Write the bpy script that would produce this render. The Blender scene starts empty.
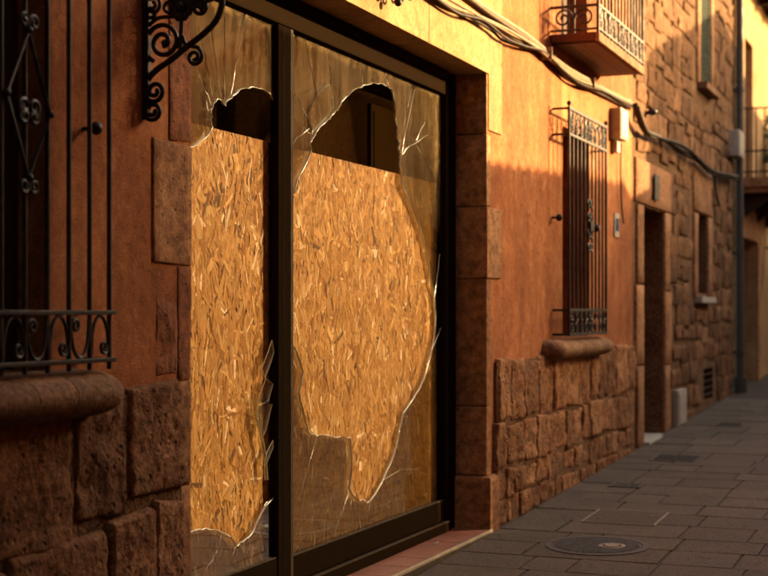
import bpy, bmesh, math, random
from mathutils import Vector, Matrix, noise
R = math.radians
sc = bpy.context.scene

# ------------------------------------------------------------------ camera
cam_d = bpy.data.cameras.new("camera"); cam = bpy.data.objects.new("camera", cam_d)
sc.collection.objects.link(cam); sc.camera = cam
cam.location = (2.89, 0.0, 1.47)
cam.rotation_euler = (R(90), 0, R(21.4257))
cam_d.sensor_width = 36.0; cam_d.lens = 67.97
cam_d.shift_y = 24.0 / 768.0
cam_d.clip_start = 0.05; cam_d.clip_end = 500
cam_d.dof.use_dof = True; cam_d.dof.focus_distance = 7.0; cam_d.dof.aperture_fstop = 2.6

# ------------------------------------------------------------------ sky, sun, exposure
SUN_EL, SUN_AZ = 14.0, 49.0   # azimuth clockwise from the street direction
world = bpy.data.worlds.new("World"); sc.world = world; world.use_nodes = True
wn = world.node_tree.nodes; wl = world.node_tree.links
bg = wn["Background"]; bg.inputs["Strength"].default_value = 0.15
sky = wn.new("ShaderNodeTexSky"); sky.sky_type = 'NISHITA'; sky.sun_disc = False
sky.sun_elevation = R(SUN_EL); sky.sun_rotation = R(SUN_AZ)
sky.air_density = 1.0; sky.dust_density = 4.0; sky.ozone_density = 0.5
wl.new(sky.outputs[0], bg.inputs[0])
sun_d = bpy.data.lights.new("sun", 'SUN'); sun = bpy.data.objects.new("sun", sun_d)
sc.collection.objects.link(sun)
sun_dir = Vector((math.cos(R(SUN_EL)) * math.sin(R(SUN_AZ)), math.cos(R(SUN_EL)) * math.cos(R(SUN_AZ)), math.sin(R(SUN_EL))))
sun.rotation_euler = sun_dir.to_track_quat('Z', 'Y').to_euler()
sun.location = sun_dir * 30
sun_d.energy = 3.3; sun_d.angle = R(0.45); sun_d.color = (1.0, 0.73, 0.42)
vs = sc.view_settings
vs.view_transform = 'Standard'; vs.look = 'None'; vs.gamma = 1.0; vs.use_curve_mapping = False
vs.exposure = 2.5
vs.use_white_balance = True; vs.white_balance_temperature = 7900; vs.white_balance_tint = 10
sc.render.engine = 'CYCLES'
sc.cycles.use_denoising = True
sc.cycles.max_bounces = 8; sc.cycles.transparent_max_bounces = 16
sc.cycles.sample_clamp_indirect = 6.0

# ------------------------------------------------------------------ helpers
rng = random.Random(7)
COL = sc.collection
SLOPE = 0.028
def gz(y): return SLOPE * (y - 9.3)          # the street climbs gently

def link(o, parent=None):
    COL.objects.link(o)
    if parent is not None: o.parent = parent
    return o
def tag(o, label=None, cat=None, group=None, kind=None):
    if label: o["label"] = label
    if cat: o["category"] = cat
    if group: o["group"] = group
    if kind: o["kind"] = kind
    return o
def empty(name, loc, label=None, cat=None, group=None, rz=0.0, parent=None):
    o = bpy.data.objects.new(name, None); o.location = loc; o.rotation_euler = (0, 0, rz)
    o.empty_display_size = 0.1
    link(o, parent); return tag(o, label, cat, group)

class MB:
    """collects shapes given in scene metres and links them as ONE mesh object"""
    def __init__(s): s.v = []; s.f = []; s.mi = []
    def add(s, vs_, fs, m=0):
        n = len(s.v); s.v += [tuple(p) for p in vs_]
        s.f += [tuple(i + n for i in f) for f in fs]; s.mi += [m] * len(fs); return s
    def box(s, x0, x1, y0, y1, z0, z1, b=0.0, m=0):
        if b <= 0:
            v = [(x, y, z) for x in (x0, x1) for y in (y0, y1) for z in (z0, z1)]
            return s.add(v, [(0, 1, 3, 2), (4, 6, 7, 5), (0, 4, 5, 1), (2, 3, 7, 6), (0, 2, 6, 4), (1, 5, 7, 3)], m)
        bm = bmesh.new(); bmesh.ops.create_cube(bm, size=1.0)
        for q in bm.verts: q.co = ((x0 + x1) / 2 + q.co.x * (x1 - x0), (y0 + y1) / 2 + q.co.y * (y1 - y0), (z0 + z1) / 2 + q.co.z * (z1 - z0))
        bmesh.ops.bevel(bm, geom=bm.edges[:], offset=b, segments=2, profile=0.6, affect='EDGES')
        bm.verts.index_update()
        s.add([q.co[:] for q in bm.verts], [[q.index for q in f.verts] for f in bm.faces], m); bm.free(); return s
    def tube(s, pts, r, n=6, m=0, flat=1.0):
        pts = [Vector(p) for p in pts]; k = len(pts)
        rr = r if isinstance(r, (list, tuple)) else [r] * k
        t0 = (pts[1] - pts[0]).normalized()
        nrm = t0.orthogonal().normalized(); rings = []
        for i in range(k):
            a = pts[max(i - 1, 0)]; c = pts[min(i + 1, k - 1)]
            t = (c - a)
            t = t.normalized() if t.length > 1e-9 else t0
            nrm = (nrm - t * nrm.dot(t))
            nrm = nrm.normalized() if nrm.length > 1e-6 else t.orthogonal().normalized()
            bn = t.cross(nrm)
            rings.append([pts[i] + (nrm * math.cos(2 * math.pi * (j + .5) / n) + bn * math.sin(2 * math.pi * (j + .5) / n) * flat) * rr[i] for j in range(n)])
        v = [p for rg in rings for p in rg]; f = []
        for i in range(k - 1):
            for j in range(n):
                f.append((i * n + j, i * n + (j + 1) % n, (i + 1) * n + (j + 1) % n, (i + 1) * n + j))
        f.append(tuple(range(n - 1, -1, -1))); f.append(tuple((k - 1) * n + j for j in range(n)))
        return s.add(v, f, m)
    def ball(s, c, r, m=0, seg=10, rings=7, sc_=(1, 1, 1)):
        v = []; f = []
        for i in range(rings + 1):
            a = math.pi * i / rings
            for j in range(seg):
                b = 2 * math.pi * j / seg
                v.append((c[0] + r * sc_[0] * math.sin(a) * math.cos(b), c[1] + r * sc_[1] * math.sin(a) * math.sin(b), c[2] + r * sc_[2] * math.cos(a)))
        for i in range(rings):
            for j in range(seg):
                f.append((i * seg + j, (i + 1) * seg + j, (i + 1) * seg + (j + 1) % seg, i * seg + (j + 1) % seg))
        return s.add(v, f, m)
    def build(s, name, mats, parent=None, smooth=False, origin=None):
        me = bpy.data.meshes.new(name)
        o_ = Vector(origin) if origin is not None else Vector((0, 0, 0))
        me.from_pydata([Vector(p) - o_ for p in s.v], [], s.f)
        for m in (mats if isinstance(mats, (list, tuple)) else [mats]): me.materials.append(m)
        me.polygons.foreach_set("material_index", s.mi)
        if smooth: me.polygons.foreach_set("use_smooth", [True] * len(me.polygons))
        me.update()
        o = bpy.data.objects.new(name, me); o.location = o_
        link(o)
        if parent is not None:
            o.parent = parent
            if parent.type == 'EMPTY' or True:
                o.matrix_parent_inverse = world_of(parent).inverted()
        return o
def world_of(o):
    m = Matrix.LocRotScale(o.location, o.rotation_euler, o.scale)
    if o.parent is not None: return world_of(o.parent) @ o.matrix_parent_inverse @ m
    return m
def smooth_by_angle(o, ang=40):
    bm = bmesh.new(); bm.from_mesh(o.data)
    bmesh.ops.recalc_face_normals(bm, faces=bm.faces[:])
    for e in bm.edges: e.smooth = (not e.is_manifold) or e.calc_face_angle(0) < R(ang)
    for f in bm.faces: f.smooth = True
    bm.to_mesh(o.data); bm.free(); return o

# ------------------------------------------------------------------ materials
def new_mat(name):
    m = bpy.data.materials.new(name); m.use_nodes = True
    nt = m.node_tree; return m, nt, nt.nodes["Principled BSDF"]
def N(nt, t, **kw):
    n = nt.nodes.new(t)
    for k, v in kw.items():
        if k in n.inputs.keys() if isinstance(k, str) else False: n.inputs[k].default_value = v
        else: setattr(n, k, v)
    return n
def pos(nt, scale=(1, 1, 1), rot=(0, 0, 0)):
    g = nt.nodes.new("ShaderNodeNewGeometry"); mp = nt.nodes.new("ShaderNodeMapping")
    nt.links.new(g.outputs["Position"], mp.inputs["Vector"])
    mp.inputs["Scale"].default_value = scale; mp.inputs["Rotation"].default_value = rot
    return mp.outputs[0]
def nz(nt, vec, scale, detail=4, rough=.55, dist=0.0):
    n = nt.nodes.new("ShaderNodeTexNoise"); nt.links.new(vec, n.inputs["Vector"])
    n.inputs["Scale"].default_value = scale; n.inputs["Detail"].default_value = detail
    n.inputs["Roughness"].default_value = rough; n.inputs["Distortion"].default_value = dist
    return n.outputs["Fac"]
def ramp(nt, fac, stops):
    r = nt.nodes.new("ShaderNodeValToRGB"); nt.links.new(fac, r.inputs[0])
    e = r.color_ramp.elements
    while len(e) < len(stops): e.new(0.5)
    for el, (p, c) in zip(e, stops):
        el.position = p; el.color = (c[0], c[1], c[2], 1) if not isinstance(c, (int, float)) else (c, c, c, 1)
    return r.outputs[0]
def mix(nt, a, b, fac, blend='MIX'):
    n = nt.nodes.new("ShaderNodeMix"); n.data_type = 'RGBA'; n.blend_type = blend
    for i, v in ((6, a), (7, b)):
        if hasattr(v, "links"): nt.links.new(v, n.inputs[i])
        else: n.inputs[i].default_value = (v[0], v[1], v[2], 1)
    if hasattr(fac, "links"): nt.links.new(fac, n.inputs[0])
    else: n.inputs[0].default_value = fac
    return n.outputs[2]
def math_(nt, op, a, b):
    n = nt.nodes.new("ShaderNodeMath"); n.operation = op
    for i, v in ((0, a), (1, b)):
        if hasattr(v, "links"): nt.links.new(v, n.inputs[i])
        else: n.inputs[i].default_value = v
    return n.outputs[0]
def bump(nt, bsdf, h, strength, dist, prev=None):
    b = nt.nodes.new("ShaderNodeBump"); nt.links.new(h, b.inputs["Height"])
    b.inputs["Strength"].default_value = strength; b.inputs["Distance"].default_value = dist
    if prev is not None: nt.links.new(prev, b.inputs["Normal"])
    nt.links.new(b.outputs[0], bsdf.inputs["Normal"]); return b.outputs[0]
def objrand(nt): return nt.nodes.new("ShaderNodeObjectInfo").outputs["Random"]

def stone_mat(name, dark, mid, light, scale=3.0, rough=.9, bump_s=.6, pit=True, objvar=.35, fine=60.0):
    m, nt, p = new_mat(name); v = pos(nt)
    rnd = objrand(nt)
    off = nt.nodes.new("ShaderNodeVectorMath"); off.operation = 'ADD'; nt.links.new(v, off.inputs[0])
    cmb = nt.nodes.new("ShaderNodeCombineXYZ"); nt.links.new(math_(nt, 'MULTIPLY', rnd, 37.0), cmb.inputs[0]); nt.links.new(math_(nt, 'MULTIPLY', rnd, 11.0), cmb.inputs[2])
    nt.links.new(cmb.outputs[0], off.inputs[1]); v = off.outputs[0]
    a = nz(nt, v, scale, 6, .62, .4)
    c = ramp(nt, a, [(.28, dark), (.5, mid), (.72, light)])
    s2 = nz(nt, v, scale * 9, 5, .7)
    c = mix(nt, c, ramp(nt, s2, [(.3, (.30, .27, .25)), (.5, (.85, .83, .8)), (.68, (1.35, 1.3, 1.25))]), .85, 'MULTIPLY')
    s3 = nz(nt, v, fine * 2.2, 3, .7); c = mix(nt, c, ramp(nt, s3, [(.32, (.4, .38, .36)), (.64, (1.3, 1.3, 1.28))]), .6, 'MULTIPLY')
    val = math_(nt, 'ADD', math_(nt, 'MULTIPLY', rnd, objvar * 2), 1 - objvar)
    cc = nt.nodes.new("ShaderNodeCombineColor")
    for i in range(3): nt.links.new(val, cc.inputs[i])
    c = mix(nt, c, cc.outputs[0], 1.0, 'MULTIPLY')
    h1 = nz(nt, v, fine, 4, .7); h = math_(nt, 'MULTIPLY', h1, .35)
    h = math_(nt, 'ADD', h, nz(nt, v, scale * 5, 5, .65))
    if pit:
        vo = nt.nodes.new("ShaderNodeTexVoronoi"); nt.links.new(v, vo.inputs["Vector"]); vo.inputs["Scale"].default_value = fine * .55
        pm = ramp(nt, vo.outputs["Distance"], [(.0, 0.0), (.32, 1.0)])
        sel = ramp(nt, nz(nt, v, fine * .25, 2), [(.5, 0.0), (.6, 1.0)])
        pit_ = math_(nt, 'MULTIPLY', math_(nt, 'SUBTRACT', 1.0, pm), sel)
        h = math_(nt, 'SUBTRACT', h, math_(nt, 'MULTIPLY', pit_, .8))
        c = mix(nt, c, (.04, .022, .012), math_(nt, 'MULTIPLY', pit_, .55))
    nt.links.new(c, p.inputs["Base Color"]); p.inputs["Roughness"].default_value = rough
    bump(nt, p, h, min(1.0, bump_s * 1.25), .022); return m

def stucco_mat(name, dark, mid, light, bump_s=.35, streak=.5):
    m, nt, p = new_mat(name); v = pos(nt)
    a = nz(nt, v, 1.1, 6, .62, .6); b = nz(nt, v, 7.0, 6, .7); st = nz(nt, pos(nt, (2.4, 2.4, .5)), 1.5, 6, .7, .4)
    f = math_(nt, 'ADD', math_(nt, 'MULTIPLY', a, .55), math_(nt, 'MULTIPLY', b, .45))
    c = ramp(nt, f, [(.34, dark), (.5, mid), (.66, light)])
    c = mix(nt, c, ramp(nt, st, [(.33, (.42, .37, .33)), (.6, (1.12, 1.12, 1.12))]), streak, 'MULTIPLY')
    fine = nz(nt, v, 130.0, 3, .6)
    c = mix(nt, c, ramp(nt, fine, [(.3, (.5, .47, .44)), (.68, (1.3, 1.3, 1.3))]), .7, 'MULTIPLY')
    md = nz(nt, v, 26.0, 5, .72); c = mix(nt, c, ramp(nt, md, [(.34, (.62, .56, .52)), (.62, (1.18, 1.18, 1.16))]), .6, 'MULTIPLY')
    dv = nt.nodes.new("ShaderNodeVectorMath"); dv.operation = 'ADD'; nt.links.new(v, dv.inputs[0])
    nc = nt.nodes.new("ShaderNodeTexNoise"); nc.inputs["Scale"].default_value = 5; nc.inputs["Detail"].default_value = 6; nt.links.new(v, nc.inputs["Vector"])
    sv = nt.nodes.new("ShaderNodeVectorMath"); sv.operation = 'SCALE'; sv.inputs["Scale"].default_value = .35; nt.links.new(nc.outputs["Color"], sv.inputs[0]); nt.links.new(sv.outputs[0], dv.inputs[1])
    vc = nt.nodes.new("ShaderNodeTexVoronoi"); vc.feature = 'DISTANCE_TO_EDGE'; vc.inputs["Scale"].default_value = .85; nt.links.new(dv.outputs[0], vc.inputs["Vector"])
    ck = math_(nt, 'MULTIPLY', ramp(nt, vc.outputs["Distance"], [(.0, 1.0), (.007, 0.0)]), ramp(nt, nz(nt, v, .9, 3), [(.46, 0.0), (.56, 1.0)]))
    c = mix(nt, c, dark, math_(nt, 'MULTIPLY', ck, .8)); c = mix(nt, c, (.03, .015, .008), math_(nt, 'MULTIPLY', ck, .35))
    bt = nz(nt, v, .55, 5, .6, .8); c = mix(nt, c, ramp(nt, bt, [(.4, (.7, .62, .56)), (.6, (1.12, 1.1, 1.08))]), .7, 'MULTIPLY')
    # hairline blotches where the paint has worn through
    wv = nz(nt, v, 3.1, 8, .75, .3); c = mix(nt, c, light, math_(nt, 'MULTIPLY', ramp(nt, wv, [(.60, 0.0), (.66, 1.0)]), .35))
    nt.links.new(c, p.inputs["Base Color"]); p.inputs["Roughness"].default_value = .92
    h = math_(nt, 'ADD', math_(nt, 'MULTIPLY', fine, .3), math_(nt, 'ADD', math_(nt, 'MULTIPLY', b, .6), a))
    bump(nt, p, h, min(1.0, bump_s * 2), .02); return m

def wood_mat(name, dark, light, axis='z', rough=.6):
    m, nt, p = new_mat(name)
    sc_ = (14, 14, .8) if axis == 'z' else (14, .8, 14)
    n = nz(nt, pos(nt, sc_), 3.0, 6, .65, .4)
    nt.links.new(ramp(nt, n, [(.3, dark), (.7, light)]), p.inputs["Base Color"]); p.inputs["Roughness"].default_value = rough
    bump(nt, p, n, .25, .004); return m

def metal_mat(name, c1, c2, rough=.5, metallic=.6, scale=25.0, bump_s=.15):
    m, nt, p = new_mat(name); v = pos(nt); n = nz(nt, v, scale, 5, .7)
    nt.links.new(ramp(nt, n, [(.38, c1), (.68, c2)]), p.inputs["Base Color"])
    p.inputs["Metallic"].default_value = metallic
    nt.links.new(ramp(nt, nz(nt, v, scale * .4, 3), [(.3, rough - .12), (.7, min(rough + .2, 1))]), p.inputs["Roughness"])
    bump(nt, p, n, bump_s, .003); return m

MT = {}
MT['stucco'] = stucco_mat("terracotta_stucco", (.27, .088, .035), (.40, .150, .060), (.52, .235, .105))
MT['render'] = stucco_mat("pale_sandstone_face", (.34, .185, .085), (.43, .25, .12), (.5, .32, .17), .25, .2)
MT['jamb'] = stone_mat("brown_sandstone", (.23, .108, .053), (.34, .165, .080), (.45, .24, .125), 2.2, .9, .45, True, .14, 70)
MT['reddish'] = stone_mat("red_sandstone", (.17, .062, .03), (.25, .095, .046), (.33, .14, .07), 2.2, .9, .45, True, .1, 70)
MT['block'] = stone_mat("weathered_block", (.125, .055, .027), (.23, .107, .053), (.35, .18, .094), 3.2, .92, .9, True, .22, 45)
MT['plinth'] = stone_mat("plinth_rubble", (.17, .072, .035), (.35, .162, .075), (.50, .27, .138), 3.5, .92, .8, True, .28, 45)
MT['rubble'] = stone_mat("rubble_stone", (.09, .041, .019), (.195, .093, .043), (.34, .185, .09), 3.0, .92, .7, False, .3, 30)
MT['mortar'] = stone_mat("lime_mortar", (.09, .045, .023), (.17, .088, .045), (.26, .14, .075), 5, .95, .8, False, .0, 50)
MT['mortar2'] = stone_mat("ochre_mortar", (.14, .07, .035), (.20, .108, .055), (.28, .16, .085), 4, .95, .8, False, .0, 40)
MT['pointing'] = stone_mat("sandy_pointing", (.14, .07, .037), (.22, .115, .062), (.31, .175, .10), 5, .95, .8, False, .0, 50)
MT['sill'] = stone_mat("carved_sill_stone", (.17, .085, .045), (.27, .14, .075), (.37, .21, .115), 4, .85, .4, True, .16, 60)
MT['iron'] = metal_mat("black_iron", (.012, .010, .009), (.045, .027, .018), .5, .5)
MT['ironlit'] = metal_mat("sunlit_balcony_iron", (.03, .022, .016), (.10, .06, .035), .55, .4)  # lighter copy of the black iron, sunlight put into its colour
MT['frame'] = metal_mat("bronze_aluminium", (.011, .0065, .0036), (.016, .0095, .0052), .8, .0, 60, .03)
for _m in ('frame',): MT[_m].node_tree.nodes['Principled BSDF'].inputs['Specular IOR Level'].default_value = .0
MT['frame_edge'] = metal_mat("lit_bronze_edge", (.035, .021, .012), (.055, .034, .019), .7, .0, 40, .03)  # lighter bronze, light catching the frame edges put into the colour
MT['shutter'] = wood_mat("dark_brown_wood", (.022, .010, .006), (.05, .024, .013))
MT['door'] = wood_mat("reddish_brown_wood", (.07, .026, .013), (.12, .048, .024))
MT['balconywood'] = wood_mat("balcony_soffit_boards", (.10, .030, .012), (.17, .055, .023), 'y')
MT['green'] = metal_mat("green_grey_paint", (.10, .12, .085), (.17, .19, .14), .6, 0, 12, .1)
MT['cable'] = metal_mat("grey_cable_sheath", (.07, .044, .027), (.15, .10, .062), .6, 0, 30, .05)
MT['cable_pale'] = metal_mat("pale_cable_sheath", (.20, .13, .075), (.31, .215, .13), .6, 0, 30, .05)
MT['cable_black'] = metal_mat("black_cable_sheath", (.02, .014, .01), (.05, .033, .022), .6, 0, 30, .05)
MT['white'] = metal_mat("white_plastic", (.30, .25, .19), (.44, .38, .30), .6, 0, 14, .08)
MT['greybox'] = metal_mat("grey_meter_door", (.30, .26, .21), (.40, .35, .28), .6, 0, 8, .05)
MT['blackhole'] = metal_mat("dark_recess", (.008, .006, .004), (.016, .011, .008), .9, 0)
MT['cream'] = stucco_mat("cream_stucco", (.36, .21, .10), (.45, .28, .14), (.53, .35, .19), .25, .3)
MT['roof'] = stone_mat("clay_roof_tile", (.16, .06, .03), (.26, .10, .05), (.34, .15, .08), 4, .9, .5, False, .2)
MT['castiron'] = metal_mat("cast_iron", (.035, .027, .020), (.085, .066, .050), .6, .2, 40, .3)
MT['steel_edge'] = metal_mat("worn_steel_edge", (.25, .21, .17), (.38, .32, .26), .4, .6, 60, .1)
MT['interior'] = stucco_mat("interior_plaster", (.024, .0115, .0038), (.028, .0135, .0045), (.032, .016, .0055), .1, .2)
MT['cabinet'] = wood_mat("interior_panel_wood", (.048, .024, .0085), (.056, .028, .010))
MT['leaf'] = metal_mat("leaf_green", (.025, .045, .012), (.07, .11, .03), .6, 0, 9, .1)
MT['pot'] = metal_mat("clay_pot", (.28, .10, .05), (.36, .14, .07), .8, 0, 9, .1)
MT['blue'] = metal_mat("blue_enamel", (.012, .03, .10), (.018, .045, .14), .35, 0, 9, .03)

def tile_mat():
    m, nt, p = new_mat("red_threshold_tile"); v = pos(nt); rnd = objrand(nt)
    a = nz(nt, v, 6, 6, .7); c = ramp(nt, a, [(.3, (.16, .05, .03)), (.55, (.25, .085, .052)), (.75, (.32, .13, .085))])
    g = nz(nt, v, 45, 4, .7); c = mix(nt, c, ramp(nt, g, [(.35, (.5, .47, .45)), (.6, (1.05, 1.05, 1.05))]), .6, 'MULTIPLY')
    nt.links.new(c, p.inputs["Base Color"]); p.inputs["Roughness"].default_value = .55; bump(nt, p, g, .2, .004); return m
MT['tile'] = tile_mat()

def paving_mat(name, dark, light, grit=1.0):
    m, nt, p = new_mat(name); v = pos(nt); rnd = objrand(nt)
    a = nz(nt, v, 2.3, 7, .65, .3); c = ramp(nt, a, [(.3, dark), (.7, light)])
    g = nz(nt, v, 85, 4, .75); c = mix(nt, c, ramp(nt, g, [(.33, (.2, .19, .18)), (.66, (1.6, 1.56, 1.5))]), min(1.0, .9 * grit), 'MULTIPLY')
    st = ramp(nt, nz(nt, v, 9, 6, .75, .5), [(.56, 0.0), (.66, 1.0)]); c = mix(nt, c, (.022, .016, .012), math_(nt, 'MULTIPLY', st, .5))
    val = math_(nt, 'ADD', math_(nt, 'MULTIPLY', rnd, .26), .87)
    cc = nt.nodes.new("ShaderNodeCombineColor")
    for i in range(3): nt.links.new(val, cc.inputs[i])
    c = mix(nt, c, cc.outputs[0], 1.0, 'MULTIPLY')
    nt.links.new(c, p.inputs["Base Color"])
    nt.links.new(ramp(nt, a, [(.3, .62), (.7, .88)]), p.inputs["Roughness"])
    h = math_(nt, 'ADD', g, math_(nt, 'MULTIPLY', nz(nt, v, 20, 5, .7), 1.4)); bump(nt, p, h, .55, .008); return m
MT['slab'] = paving_mat("paving_slab", (.070, .053, .040), (.134, .103, .079))
MT['asphalt'] = paving_mat("worn_asphalt", (.046, .034, .025), (.086, .064, .048), 1.2)
MT['kerbmortar'] = paving_mat("joint_mortar", (.042, .031, .023), (.075, .056, .042))

for _k, _m in MT.items():
    if _k not in ('iron', 'ironlit', 'frame', 'white', 'castiron', 'steel_edge', 'blue', 'tile', 'greybox'):
        _m.node_tree.nodes['Principled BSDF'].inputs['Specular IOR Level'].default_value = .12
for _k in ('interior', 'cabinet'): MT[_k].node_tree.nodes['Principled BSDF'].inputs['Specular IOR Level'].default_value = 0.0
def glass_mat():
    m = bpy.data.materials.new("dusty_shop_glass"); m.use_nodes = True; nt = m.node_tree; nt.nodes.clear()
    out = nt.nodes.new("ShaderNodeOutputMaterial"); v = pos(nt)
    tr = nt.nodes.new("ShaderNodeBsdfTransparent"); tr.inputs[0].default_value = (.91, .90, .83, 1)
    gl = nt.nodes.new("ShaderNodeBsdfGlossy"); gl.inputs["Roughness"].default_value = .03; gl.inputs[0].default_value = (.9, .9, .9, 1)
    fr = nt.nodes.new("ShaderNodeFresnel"); fr.inputs[0].default_value = 1.5
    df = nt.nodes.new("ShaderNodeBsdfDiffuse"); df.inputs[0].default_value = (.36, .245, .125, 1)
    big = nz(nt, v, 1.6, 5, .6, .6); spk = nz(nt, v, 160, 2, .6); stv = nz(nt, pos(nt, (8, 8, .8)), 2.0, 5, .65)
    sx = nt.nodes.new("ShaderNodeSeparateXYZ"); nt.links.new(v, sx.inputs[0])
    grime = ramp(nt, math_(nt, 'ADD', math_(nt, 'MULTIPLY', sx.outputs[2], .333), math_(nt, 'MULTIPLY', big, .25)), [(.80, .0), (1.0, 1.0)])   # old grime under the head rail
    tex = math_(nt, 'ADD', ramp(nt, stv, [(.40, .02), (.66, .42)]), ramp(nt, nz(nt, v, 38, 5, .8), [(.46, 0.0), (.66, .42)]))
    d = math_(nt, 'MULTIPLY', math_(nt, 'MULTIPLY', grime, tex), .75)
    d = math_(nt, 'ADD', d, ramp(nt, spk, [(.66, 0.0), (.70, .5)]))
    d = math_(nt, 'ADD', d, math_(nt, 'MULTIPLY', ramp(nt, nz(nt, pos(nt, (2, 2, 1.2), (.5, 0, 0)), 2.2, 6, .7, 1.2), [(.60, 0.0), (.72, .16)]), 1.0))
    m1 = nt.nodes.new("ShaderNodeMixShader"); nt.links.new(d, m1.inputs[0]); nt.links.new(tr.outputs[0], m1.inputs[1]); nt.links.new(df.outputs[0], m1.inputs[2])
    m2 = nt.nodes.new("ShaderNodeMixShader"); nt.links.new(math_(nt, 'MULTIPLY', fr.outputs[0], .48), m2.inputs[0]); nt.links.new(m1.outputs[0], m2.inputs[1]); nt.links.new(gl.outputs[0], m2.inputs[2])
    nt.links.new(m2.outputs[0], out.inputs[0]); return m
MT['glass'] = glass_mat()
def edge_mat(name, c, rough):
    m, nt, p = new_mat(name); p.inputs["Base Color"].default_value = (*c, 1); p.inputs["Roughness"].default_value = rough
    n = nz(nt, pos(nt), 60, 3); bump(nt, p, n, .8, .004)
    p.inputs["Specular IOR Level"].default_value = .8; return m
MT['glass_edge'] = edge_mat("fractured_glass_edge", (.78, .82, .68), .12)
MT['crack_dark'] = edge_mat("crack_line", (.34, .31, .23), .2)
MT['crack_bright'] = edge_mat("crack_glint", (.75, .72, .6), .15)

def osb_mat():
    m, nt, p = new_mat("strand_board"); at = nt.nodes.new("ShaderNodeVertexColor"); at.layer_name = "Col"
    v = pos(nt); n = nz(nt, pos(nt, (40, 40, 6)), 3.0, 5, .7)
    c = mix(nt, at.outputs[0], ramp(nt, n, [(.3, (.75, .72, .68)), (.65, (1.1, 1.09, 1.06))]), .7, 'MULTIPLY')
    nt.links.new(c, p.inputs["Base Color"]); p.inputs["Roughness"].default_value = .6; bump(nt, p, n, .3, .003); return m
MT['osb'] = osb_mat(); MT['osb'].node_tree.nodes['Principled BSDF'].inputs['Specular IOR Level'].default_value = .1

# ------------------------------------------------------------------ shape makers
def wall_open(y0, y1, z0, z1, ops, depth, x=0.0):
    """a wall face at x with real openings through to x - depth"""
    ys = sorted({y0, y1, *[o[0] for o in ops], *[o[1] for o in ops]}); zs = sorted({z0, z1, *[o[2] for o in ops], *[o[3] for o in ops]})
    mb = MB(); idx = {}
    def V(a, b, c):
        k = (a, b, c)
        if k not in idx: idx[k] = len(mb.v); mb.v.append((x - c * depth, ys[a], zs[b]))
        return idx[k]
    def solid(i, j):
        if i < 0 or j < 0 or i >= len(ys) - 1 or j >= len(zs) - 1: return False
        cy, cz = (ys[i] + ys[i + 1]) / 2, (zs[j] + zs[j + 1]) / 2
        return not any(o[0] < cy < o[1] and o[2] < cz < o[3] for o in ops)
    def F(*q): mb.f.append(q); mb.mi.append(0)
    for i in range(len(ys) - 1):
        for j in range(len(zs) - 1):
            if not solid(i, j): continue
            F(V(i, j, 0), V(i + 1, j, 0), V(i + 1, j + 1, 0), V(i, j + 1, 0))
            F(V(i, j, 1), V(i, j + 1, 1), V(i + 1, j + 1, 1), V(i + 1, j, 1))
            if not solid(i - 1, j): F(V(i, j, 0), V(i, j + 1, 0), V(i, j + 1, 1), V(i, j, 1))
            if not solid(i + 1, j): F(V(i + 1, j, 0), V(i + 1, j, 1), V(i + 1, j + 1, 1), V(i + 1, j + 1, 0))
            if not solid(i, j - 1): F(V(i, j, 0), V(i, j, 1), V(i + 1, j, 1), V(i + 1, j, 0))
            if not solid(i, j + 1): F(V(i, j + 1, 0), V(i + 1, j + 1, 0), V(i + 1, j + 1, 1), V(i, j + 1, 1))
    return mb

def stone_mesh(w, h, proud, n, m, seed, amp=.012, edge=.18, jit=.03, back=.05):
    """one dressed stone facing +X, centred on its own origin in y and z, back buried by `back`"""
    r = random.Random(seed); mb = MB()
    cj = [(r.uniform(-jit, jit) * w, r.uniform(-jit, jit) * h) for _ in range(4)]
    off = Vector((seed * 3.17 % 50, seed * 1.71 % 50, seed * .77 % 50))
    V = []
    def grid(k, size):
        e1 = min(.2 / k, edge * min(w, h) / size * .35)
        return [0, e1] + [e1 * 3 + (1 - e1 * 6) * q / (k - 4) for q in range(k - 3)] + [1 - e1, 1]
    gu, gv = grid(n, w), grid(m, h)
    for i in range(n + 1):
        for j in range(m + 1):
            u, v = gu[i], gv[j]
            a = [(1 - u) * (1 - v), u * (1 - v), (1 - u) * v, u * v]
            y = (u - .5) * w + sum(a[k] * cj[k][0] for k in range(4)); z = (v - .5) * h + sum(a[k] * cj[k][1] for k in range(4))
            eu = min(u, 1 - u) * w; ev = min(v, 1 - v) * h; e = edge * min(w, h)
            t = min(1.0, eu / e) if e > 0 else 1; s_ = min(1.0, ev / e) if e > 0 else 1
            pr = math.sqrt(max(0, 1 - (1 - t) ** 2)) * math.sqrt(max(0, 1 - (1 - s_) ** 2))
            p = Vector((0, y * 6, z * 6)) + off
            q = noise.fractal(p, .55, 2.1, 6)
            y += noise.noise(p * .9 + Vector((5, 0, 0))) * .25 * e; z += noise.noise(p * .9 + Vector((0, 9, 0))) * .25 * e
            V.append((proud * pr + amp * q * (0.3 + .7 * pr), y, z))
    mb.v = V; st = m + 1
    for i in range(n):
        for j in range(m):
            mb.f.append((i * st + j, (i + 1) * st + j, (i + 1) * st + j + 1, i * st + j + 1)); mb.mi.append(0)
    ring = [i * st for i in range(n + 1)] + [n * st + j for j in range(1, m + 1)] + [i * st + m for i in range(n - 1, -1, -1)] + [j for j in range(m - 1, 0, -1)]
    b0 = len(mb.v); mb.v += [(-back, mb.v[k][1], mb.v[k][2]) for k in ring]; k = len(ring)
    for i in range(k): mb.f.append((ring[i], b0 + i, b0 + (i + 1) % k, ring[(i + 1) % k])); mb.mi.append(0)
    mb.f.append(tuple(b0 + i for i in range(k - 1, -1, -1))); mb.mi.append(0)
    return mb
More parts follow.
